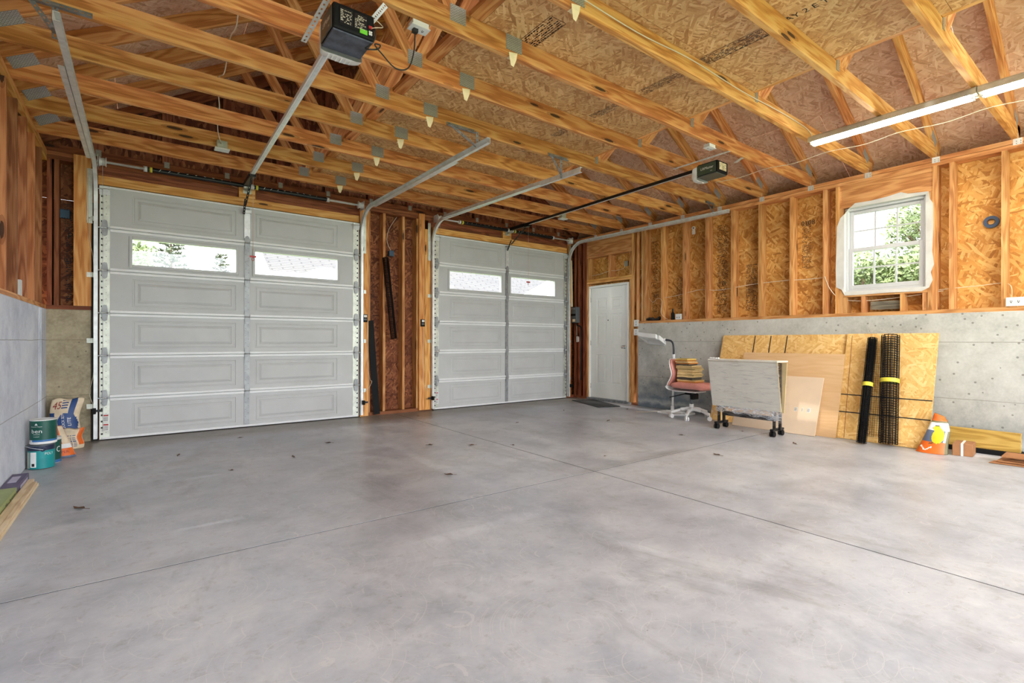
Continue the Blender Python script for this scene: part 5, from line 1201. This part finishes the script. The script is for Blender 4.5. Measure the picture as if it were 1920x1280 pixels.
def hbox(y0, y1, x0, x1, z0, z1, m=0):
    vs = [hd(y, x, z) for z in (z0, z1) for (y, x) in ((y0, x0), (y1, x0), (y1, x1), (y0, x1))]
    b.add(vs, [(3, 2, 1, 0), (4, 5, 6, 7), (0, 1, 5, 4), (1, 2, 6, 5), (2, 3, 7, 6), (3, 0, 4, 7)], m)
hbox(4.76, 5.11, -.12, -.085, -.035, .035); hbox(4.76, 5.11, .085, .12, -.035, .035); hbox(4.72, 4.80, -.085, .085, -.035, .035); hbox(5.07, 5.11, -.085, .085, -.035, .035); hbox(4.78, 5.09, -.09, .09, .022, .036)
b.build('head', CHAIRW, t_, bevel=.008)
b = MB(); hbox(4.82, 5.05, -.03, .03, -.012, .008); b.build('bulb', LENS, t_)
b = MB(); b.sphere((6.5, 4.72, 1.10), .028, 10, 8); b.build('joint', CHAIRW, t_)
b = MB(); b.tube(smooth_path([(6.45, 4.60, .012), (6.38, 4.78, .006), (6.20, 4.80, .006), (6.08, 4.93, .006)]), .004, 6); b.build('power_cord', CABLE, t_)

# ---- printed bags: a closed soft body whose front is painted face by face
def bag(name, label, cat, P, mats, fn, NU=36, NV=40):
    """P(u,v,s): point for u,v in 0..1, s=+1 front / -1 back"""
    b = MB(); vs = []; fs = []; ms = []
    for s in (1, -1):
        for i in range(NV+1):
            for j in range(NU+1): vs.append(P(j/NU, i/NV, s))
    A = (NU+1)*(NV+1)
    for i in range(NV):
        for j in range(NU):
            o = i*(NU+1)+j; b_ = (o, o+1, o+NU+2, o+NU+1); fs.append(b_); ms.append(fn((j+.5)/NU, (i+.5)/NV, 1))
            fs.append((A+o, A+o+NU+1, A+o+NU+2, A+o+1)); ms.append(fn((j+.5)/NU, (i+.5)/NV, -1))
    edge = lambda i, j: i*(NU+1)+j
    for i in range(NV):
        for j in (0, NU): fs.append((edge(i, j), edge(i+1, j), A+edge(i+1, j), A+edge(i, j))); ms.append(fn(j/NU, (i+.5)/NV, -1))
    for j in range(NU):
        for i in (0, NV): fs.append((edge(i, j), edge(i, j+1), A+edge(i, j+1), A+edge(i, j))); ms.append(fn((j+.5)/NU, i/NV, -1))
    b.v = [V(p) for p in vs]; b.f = [list(f) for f in fs]; b.m = ms; b.sm = [True]*len(fs)
    mn = min(vs, key=lambda p: p[2]); o = b.build(name, mats, org=(sum(p[0] for p in vs)/len(vs), sum(p[1] for p in vs)/len(vs), mn[2]))
    return tag(o, label, cat)
def bag_text(parent, s, P, u, v, w, h, mat, rot=0, size=1.0):
    """lettering that follows the bag front; w, h in u,v units for one em"""
    vs, fs = text_geo(s, 1.0); xs = [p[0] for p in vs]; ys = [p[1] for p in vs]; cx, cy = (max(xs)+min(xs))/2, (max(ys)+min(ys))/2; ww, hh = max(xs)-min(xs), max(ys)-min(ys)
    out = []
    for x, y in vs:
        a, c = (x-cx)/ww*w, (y-cy)/hh*h
        if rot: a, c = -c*rot, a*rot
        uu, v2 = min(max(u+a, .01), .99), min(max(v+c, .01), .99); q = V(P(uu, v2, 1)); e = .004
        n = (V(P(min(uu+.02, 1), v2, 1))-q).cross(V(P(uu, min(v2+.02, 1), 1))-q); n.normalize(); out.append(q+n*e)
    b = MB(); b.add(out, fs); b.build('lettering', mat, parent)
# seed bag: wedge standing on a wide foot, upper end folded back
def PSB(u, v, s):
    yl = 1.535-.115*v**.85; yr = 1.290+.004*math.sin(6*v)+.055*max(0, (v-.55)/.45)**1.4
    y = yl+(yr-yl)*u; th = (.062*(1-v)**.7+.020)*math.sin(math.pi*min(max(u, .001), .999))**.35
    x = 6.20+.135*v-s*th; top = (.03*(u-.5) if v > .9 else 0)
    return (x, y, .003+.36*v-top+.006*math.sin(11*u)*v*(1-v))
def c_seed(u, v, s):
    if s < 0: return 4
    if v > .84: return 0
    if v > .72 and abs(u-.5) < .5: return 1 if v < .80 else 4
    bx, by = (u-.60)/.25-(v-.47)*-.5, (v-.46)/.20
    if bx*bx+by*by < 1: return 2
    if ((u-.47)/.17)**2+((v-.655)/.08)**2 < 1: return 5 if v > .695 else 2
    if .24 < u < .36 and abs(v-.645) < .02: return 0
    if .36 < u < .75 and abs(v-.25-.22*(u-.36)) < .014: return 6
    if v > .60: return 1
    if u > .93: return 4
    if v > .30: return 3 if u < .40 else (1 if u > .84 else 3)
    if (abs(v-.12-.04*math.sin(u*16)) < .02 and .08 < u < .5): return 1
    return 0
sb = bag('seed_bag', 'orange bag of bird seed printed with a yellow bird', 'bag', PSB, [ORANGE, PRINTW, YEL, GREYB, plain('bag_olive', hexc(122, 116, 84), .6), PRINTK, BARK], c_seed, 40, 44)
for dx, ln in ((.44, .02), (.52, .015)): bag_text(sb, 'I', PSB, dx, .26, .012, .05, PRINTK)
# carton with a rubber band
t_ = thing('carton', 'small brown carton with white band beside the seed bag', 'box', (6.35, 1.2, 0))
b = MB(); b.prism([(6.215, 1.262), (6.255, 1.122), (6.482, 1.142), (6.44, 1.28)], (0, 0, .001), (1, 0, 0), (0, 1, 0), .115); b.build('body', CARD, t_, bevel=.003)
b = MB(); b.prism([(6.2295, 1.203), (6.2345, 1.186), (6.465, 1.208), (6.46, 1.225)], (0, 0, .1155), (1, 0, 0), (0, 1, 0), .003); b.prism([(6.2285, 1.203), (6.2335, 1.186), (6.2375, 1.187), (6.2325, 1.204)], (0, 0, .002), (1, 0, 0), (0, 1, 0), .116); b.build('band', PLASTW, t_)
bm = board('lumber_beam', (6.575, 1.52, .138), (6.575, .845, .138), .18, .038, (0, 0, 1), LUMB, None); tag(bm, 'short wide yellow plank on edge against the concrete behind the carton', 'plank')
b = MB(); b.box(6.53, 6.69, .80, 1.50, 0, .046); tag(b.build('black_filler', BLACK, org=(6.6, 1.1, 0), bevel=.006), 'flat black tray under the yellow plank', 'filler')  # plain black block filling the dark gap under the plank
b = MB(); b.prism([(0, 0), (.40, -.02), (.40, .22), (.04, .22)], (6.14, .95, .012), (.12, -.99, 0), (.99, .10, .06), .004); b.prism([(-.03, -.04), (.42, -.06), (.42, .12), (.0, .10)], (6.12, .96, .003), (.12, -.99, 0), (.99, .10, 0), .004)
b.prism([(.02, 0), (.40, -.02), (.40, .10), (.05, .14)], (6.17, .94, .055), (.12, -.99, 0), (.97, .10, .18), .004)
b.bar((6.30, .90, .012), (6.30, .62, .012), .03, .02); b.bar((6.25, .9, .014), (6.25, .62, .03), .02, .05)
tag(b.build('cardboard_scrap', CARD, org=(6.2, .8, 0)), 'flattened brown cardboard lying near the yellow plank', 'cardboard')

# ================================================================== THINGS ON THE LEFT
def can(label, cx, cy, z0, r, h, face, rim_mat, texts, band_mat=None, bail=True, rot=0, white_base=False):
    t_ = thing('paint_can', label, 'paint can', (cx, cy, z0))
    b = MB(); b.lathe([(0, .0), (r*.97, 0), (r, .006), (r, h-.012), (r*1.02, h-.008), (r*1.02, h-.001), (r*.95, h), (r*.93, h-.006), (0, h-.008)], (cx, cy, z0), 36); b.build('body', rim_mat, t_)
    def strip(a0, a1, za, zb, mat, e, nm):
        n = max(3, int((a1-a0)/.12)); b = MB(); vs = []
        for i in range(n+1):
            a = a0+(a1-a0)*i/n
            for z in (za, zb): vs.append((cx+(r+e)*math.cos(a), cy+(r+e)*math.sin(a), z0+z))
        b.add(vs, [(2*i, 2*i+2, 2*i+3, 2*i+1) for i in range(n)], 0, True); return b.build(nm, mat, t_)
    for args in face: strip(*args)
    for s, a, z, w, hh, mat in texts:
        vs, fs = text_geo(s, 1.0); xs = [p[0] for p in vs]; ys = [p[1] for p in vs]; mx_, my = (max(xs)+min(xs))/2, (max(ys)+min(ys))/2; ww, h2 = max(xs)-min(xs), max(ys)-min(ys)
        b = MB(); b.add([(cx+(r+.0028)*math.cos(a+(x-mx_)/ww*w/r), cy+(r+.0028)*math.sin(a+(x-mx_)/ww*w/r), z0+z+(y-my)/h2*hh) for x, y in vs], fs); b.build('lettering', mat, t_)
    if bail:
        ea = -1.35+rot; ear = V((cx+(r+.004)*math.cos(ea), cy+(r+.004)*math.sin(ea), z0+h*.80)); b = MB(); b.sphere(ear, .017, 10, 8, 0, (1, .5, 1)); b.build('bail_ear', NAVY, t_)
        b = MB(); n = 12; e2 = ea+math.pi
        b.tube([V((cx+(r+.012)*math.cos(ea-math.pi*i/n), cy+(r+.012)*math.sin(ea-math.pi*i/n), z0+h*.80+.03*math.sin(math.pi*i/n))) for i in range(n+1)], .0022, 6); b.build('bail', GALV, t_)
    return t_
FA = -math.pi/2
can('teal paint can with wire bail standing on the floor under the green can', -.657, 5.755, .0, .085, .205, (
    (FA-1.6, FA+2.4, .006, .155, TEAL, .0012, 'wrapper'), (FA-1.6, FA+2.4, .157, .195, NAVY, .0012, 'band'), (FA-.75, FA-.25, .02, .145, PRINTW, .002, 'label'), (FA-1.5, FA-.85, .01, .145, plain('label_grey', hexc(178, 180, 166), .6), .002, 'label'), (FA-.62, FA-.38, .028, .052, PRINTK, .0027, 'barcode')),
    GREYP, (('POLY', FA+.72, .128, .06, .02, PRINTW),))
can('dark green paint can stacked on the teal can', -.643, 5.745, .209, .085, .205, (
    (FA-1.7, FA+2.4, .038, .200, GREEN, .0012, 'wrapper'), (FA-1.7, FA+2.4, .004, .022, PRINTW, .0012, 'band'), (FA-.8, FA+1.5, .022, .038, CANBL, .0013, 'band')),
    PLASTW, (('ben', FA-.40, .112, .07, .032, PRINTW), ('Benjamin Moore', FA-.42, .148, .075, .010, PRINTW), ('\u25b2', FA-.42, .170, .022, .018, PRINTW), ('INTERIOR', FA-.4, .085, .045, .007, PRINTW), ('PAINT', FA-.4, .065, .04, .007, PRINTW)), bail=False)
can('dark green paint can half hidden behind the teal can', -.625, 5.955, 0, .075, .225, ((FA-1.6, FA+2.4, .03, .20, GREEN, .0012, 'wrapper'), (FA-1.6, FA+2.4, .005, .03, CANBL, .0012, 'band')), PLASTW, (('C', FA+.9, .12, .03, .05, PRINTW),), bail=False)
# cement sack against the corner
def PQS(u, v, s):
    w = .125*(1-.10*math.sin(math.pi*v)+.03*math.sin(9*v)); th = .060*math.sin(math.pi*min(max(u, .001), .999))**.45*(1-.75*v**6)*(.4+.6*min(1, v*8))
    x = -.60+w*(2*u-1)+.02*v+.012*math.sin(7*v); y = 6.72+.08*v-s*th; z = .002+.485*v+(.012*math.sin(u*9) if v > .95 else 0)-.03*abs(u-.5)*v
    return (x, y, z)
def c_qs(u, v, s):
    if s < 0: return 0
    if ((u-.60)/.36)**2+((v-.50)/.21)**2 < 1: return 1
    if .60 < u < .80 and v > .66: return 1
    if v > .80 and .36 < u < .55 and int(v*60) % 3 == 0: return 1
    if u < .16 and .55 < v < .72: return 1
    return 0
qs = bag('cement_sack', 'tall cream and blue quick-set sack standing in the concrete corner', 'bag', PQS, [CREAM, BAGBL], c_qs)
bag_text(qs, 'QUICK SET', PQS, .46, .53, .30, .115, PRINTW, 1); bag_text(qs, 'LITE', PQS, .66, .53, .17, .115, PRINTW, 1); bag_text(qs, '45', PQS, .22, .87, .26, .15, BAGRED)
def POB(u, v, s):
    w = .085*(1-.55*v); th = .05*math.sin(math.pi*min(max(u, .001), .999))**.5*(1-.6*v)+.004
    return (-.545+w*(2*u-1)-.06*v, 6.13+.05*v-s*th, .003+.285*v)
def c_ob(u, v, s):
    if s < 0: return 0
    if .30 < v < .43: return 1
    if v > .43 and u > .62: return 2
    if v > .5 and .2 < u < .55: return 3
    if v < .06: return 4
    return 0
ob_ = bag('orange_sack', 'small orange and white sack beside the paint cans', 'bag', POB, [ORANGE, PRINTW, CREAM, plain('bag_rust', hexc(196, 84, 36), .5), GREYB], c_ob, 26, 30)
bag_text(ob_, 'SUPER', POB, .5, .19, .6, .07, BAGRED)
def PWB(u, v, s):
    w = .085*(1-.08*math.sin(3*v)); th = .055*math.sin(math.pi*min(max(u, .001), .999))**.45*(1-.4*v**4)+.003
    return (-.525+w*(2*u-1)+.008*math.sin(8*v), 6.60-s*th+.015*v, .002+.192*v+(.008*math.sin(u*8) if v > .9 else 0))
def c_wb(u, v, s):
    if s < 0: return 0
    if u > .78: return 1 if v > .2 else 0
    if .12 < v < .75 and .2 < u < .72 and (int(v*30) % 2 == 0) and (int(u*40) % 4): return 2
    return 0
bag('white_sack', 'low cream sack with orange edge in front of the quick-set sack', 'bag', PWB, [CREAM, ORANGE, GREYB], c_wb, 26, 26)
# flooring box and trim sticks along the left wall
t_ = thing('flooring_box', 'long purple and lime box lying along the left concrete wall', 'box', (-.70, 4.6, 0))
b = MB(); b.prism([(XL+.003, 3.9), (-.662, 3.9), (-.662, 5.20), (XL+.003, 5.20)], (0, 0, .001), (1, 0, 0), (0, 1, 0), .075); b.build('body', PURP, t_, bevel=.003)
b = MB(); b.box(XL+.004, -.661, 3.92, 4.72, .0755, .078); b.box(-.6625, -.6605, 3.92, 4.72, .004, .076); b.build('lime_wrap', LIME, t_)
b = MB(); b.box(-.6618, -.6602, 4.86, 5.14, .018, .058); b.box(XL+.02, -.69, 4.90, 5.10, .0758, .0775); b.build('label', plain('label_lilac', hexc(186, 182, 204), .6), t_)
ticks('print', (-.6598, 4.80, .015), (0, -1, 0), (0, 0, 1), .5, .045, 3, PRINTK, t_, .5, 70, .02)
for k, (x0, x1, z0, z1, ye, lab) in enumerate(((-.654, -.618, 0, .022, 5.10, 'pale trim stick beside the flooring box, lower inner one'), (-.616, -.592, 0, .020, 5.06, 'pale trim stick beside the flooring box, outermost on the floor'), (-.655, -.622, .0225, .042, 5.12, 'pale trim stick lying on top of the other trim sticks'), (-.619, -.598, .0215, .036, 5.04, 'thin pale trim stick on the outer trim stick'))):
    s_ = abox('trim_stick', x0, x1, 3.6, ye, z0, z1, TRIMW, None); tag(s_, lab, 'trim stick', 'trim sticks by the left wall')
# dry leaves blown in
r = random.Random(21); lf = None
for k, (x, y) in enumerate(((1.60, 5.35), (2.42, 4.62), (2.75, 4.35), (5.1, 4.6), (3.1, 4.1), (1.15, 4.9), (.62, 4.7), (4.0, 5.2), (3.5, 3.2), (4.4, 2.6), (5.55, 2.4), (5.0, 3.4), (5.8, 3.1), (.3, 5.6), (2.0, 3.5), (-.3, 4.2), (6.2, 5.2), (.9, 6.2), (3.2, 6.5), (5.3, 5.7))):
    if lf is None:
        b = MB(); b.add([(0, -.035, .004), (.016, -.01, .010), (.012, .02, .006), (0, .04, .014), (-.014, .018, .006), (-.017, -.012, .012), (0, 0, .003)], [(0, 1, 6), (1, 2, 6), (2, 3, 6), (3, 4, 6), (4, 5, 6), (5, 0, 6)])
        b.bar((0, -.035, .004), (.006, -.055, .003), .002, .002); lf = b.build('dry_leaf', LEAF, org=(0, 0, 0)); o = lf
    else: o = lf.copy(); COL.objects.link(o)
    o.location = (x, y, 0); o.rotation_euler.z = r.uniform(0, 6.28); sc = r.uniform(.6, 1.25); o.scale = (sc, sc, sc)
    tag(o, 'small curled dry leaf on the concrete floor', 'leaf', 'dry leaves on the floor')

# ================================================================== OUTSIDE
def slope_board(name, p0, p1, w, th, wide, mat, parent): return board(name, p0, p1, w, th, wide, mat, parent)
t_ = thing('house', 'neighbouring house with pale shingled roof and white gable', 'house', (10, 20, -.16))
p = V((3.55, 14.6, 1.112)); q = V((3.55, 23.5, 6.4)); L = (q-p)
b = MB(); rf = board('roof', (3.55, (p.y+q.y)/2, (p.z+q.z)/2), (21, (p.y+q.y)/2, (p.z+q.z)/2), round(L.length, 3), .12, L, SHING, t_)
b = MB(); b.bar(p+V((-.2, 0, .0)), q+V((-.2, 0, 0)), .34, .3, (1, 0, 0)); b.box(3.4, 21, 14.45, 14.6, .9, 1.16); b.build('fascia', WHITE, t_)
b = MB(); b.box(3.7, 20.8, 17.0, 23.4, -.16, 2.5); b.prism([(17.0, 2.4), (23.4, 2.4), (23.4, 6.2)], (3.7, 0, 0), (0, 1, 0), (0, 0, 1), .1); b.build('wall', SIDING, t_)
b = MB(); b.prism([(12.9, -.16), (23, -.16), (23, 3.0), (18, 5.5), (12.9, 2.9)], (0, 16.2, 0), (1, 0, 0), (0, 0, 1), .2); b.build('gable_wall', SIDING, t_)
b = MB(); b.bar((12.3, 15.95, 2.68), (18, 15.95, 5.62), .26, .12); b.build('rake_board', WHITE, t_)
def leaf_cloud(b, c, rx, ry, rz_, n, s, r):
    for _ in range(n):
        while True:
            p = V((r.uniform(-1, 1), r.uniform(-1, 1), r.uniform(-1, 1)))
            if .25 < p.length < 1: break
        p = V(c)+V((p.x*rx, p.y*ry, p.z*rz_)); a = V((r.uniform(-1, 1), r.uniform(-1, 1), r.uniform(-1, 1))).normalized(); q = a.orthogonal().normalized()*s*r.uniform(.5, 1.2); a = a*s*r.uniform(.5, 1.2)
        b.add([p-a*.5, p+q*.45, p+a*.5, p-q*.45], [(0, 1, 2, 3)])
def decid(label, x, y, h, rad, seed, n=2600, s=.32):
    r = random.Random(seed); t_ = thing('leafy_tree', label, 'tree', (x, y, -.16), 'trees outside')
    b = MB(); b.tube([(x, y, -.2), (x+.1, y, h*.45), (x-.1, y+.1, h*.8)], [.2, .14, .05], 8)
    for k in range(8):
        a = r.uniform(0, 6.28); z = h*r.uniform(.3, .7); b.tube([(x, y, z), (x+rad*.7*math.cos(a), y+rad*.7*math.sin(a), z+h*.22)], [.07, .02], 5)
    b.build('trunk', BARK, t_); b = MB()
    for k in range(11):
        a = r.uniform(0, 6.28); d = rad*r.uniform(.1, .75); leaf_cloud(b, (x+d*math.cos(a), y+d*math.sin(a), h*r.uniform(.38, .92)), rad*.48, rad*.48, h*.15, n//11, s, r)
    b.build('foliage', LEAFG, t_)['kind'] = 'stuff'
def pine(label, x, y, h, rad, seed):
    r = random.Random(seed); t_ = thing('pine_tree', label, 'tree', (x, y, -.16), 'trees outside'); b = MB(); b.tube([(x, y, -.2), (x, y, h)], [.22, .03], 8); b.build('trunk', BARK, t_); b = MB()
    for k in range(64):
        z = h*(.22+.77*k/64); a = k*2.4+r.uniform(-.3, .3); L = rad*(1.05-z/h)**.8*r.uniform(.7, 1.1)+.15; e = V((x+L*math.cos(a), y+L*math.sin(a), z+L*.18)); o = V((x, y, z))
        b.tube([o, e], [.03, .008], 4)
        for _ in range(int(18+L*16)):
            p = o.lerp(e, r.uniform(.25, 1.05)); d = V((r.uniform(-1, 1), r.uniform(-1, 1), r.uniform(-.2, .9))).normalized()*.36; w = d.orthogonal().normalized()*.045; b.add([p-w, p+w, p+d], [(0, 1, 2)])
    b.build('foliage', PINEG, t_)['kind'] = 'stuff'
decid('low leafy tree seen through the garage door pane nearest the concrete corner', .1, 44, 8.2, 2.2, 1)
pine('tall pine seen through the door pane nearest the concrete corner', 1.5, 35, 7.4, 2.5, 2)
pine('short pine seen at the end of the same door pane', 4.7, 41, 7.3, 1.5, 3)
decid('low pale green tree filling the lower sash of the wall window', 20, 6.3, 4.1, 1.9, 4, 6000, .16); decid('round green tree behind the low one outside the wall window', 26, 6.3, 5.2, 2.5, 5, 6000, .19); decid('taller leafy tree rising into the upper sash of the wall window', 33.5, 7.7, 9.0, 2.3, 6, 5600, .22); decid('wide leafy tree furthest back outside the wall window', 43, 13.6, 7.2, 4.2, 8, 6000, .28)
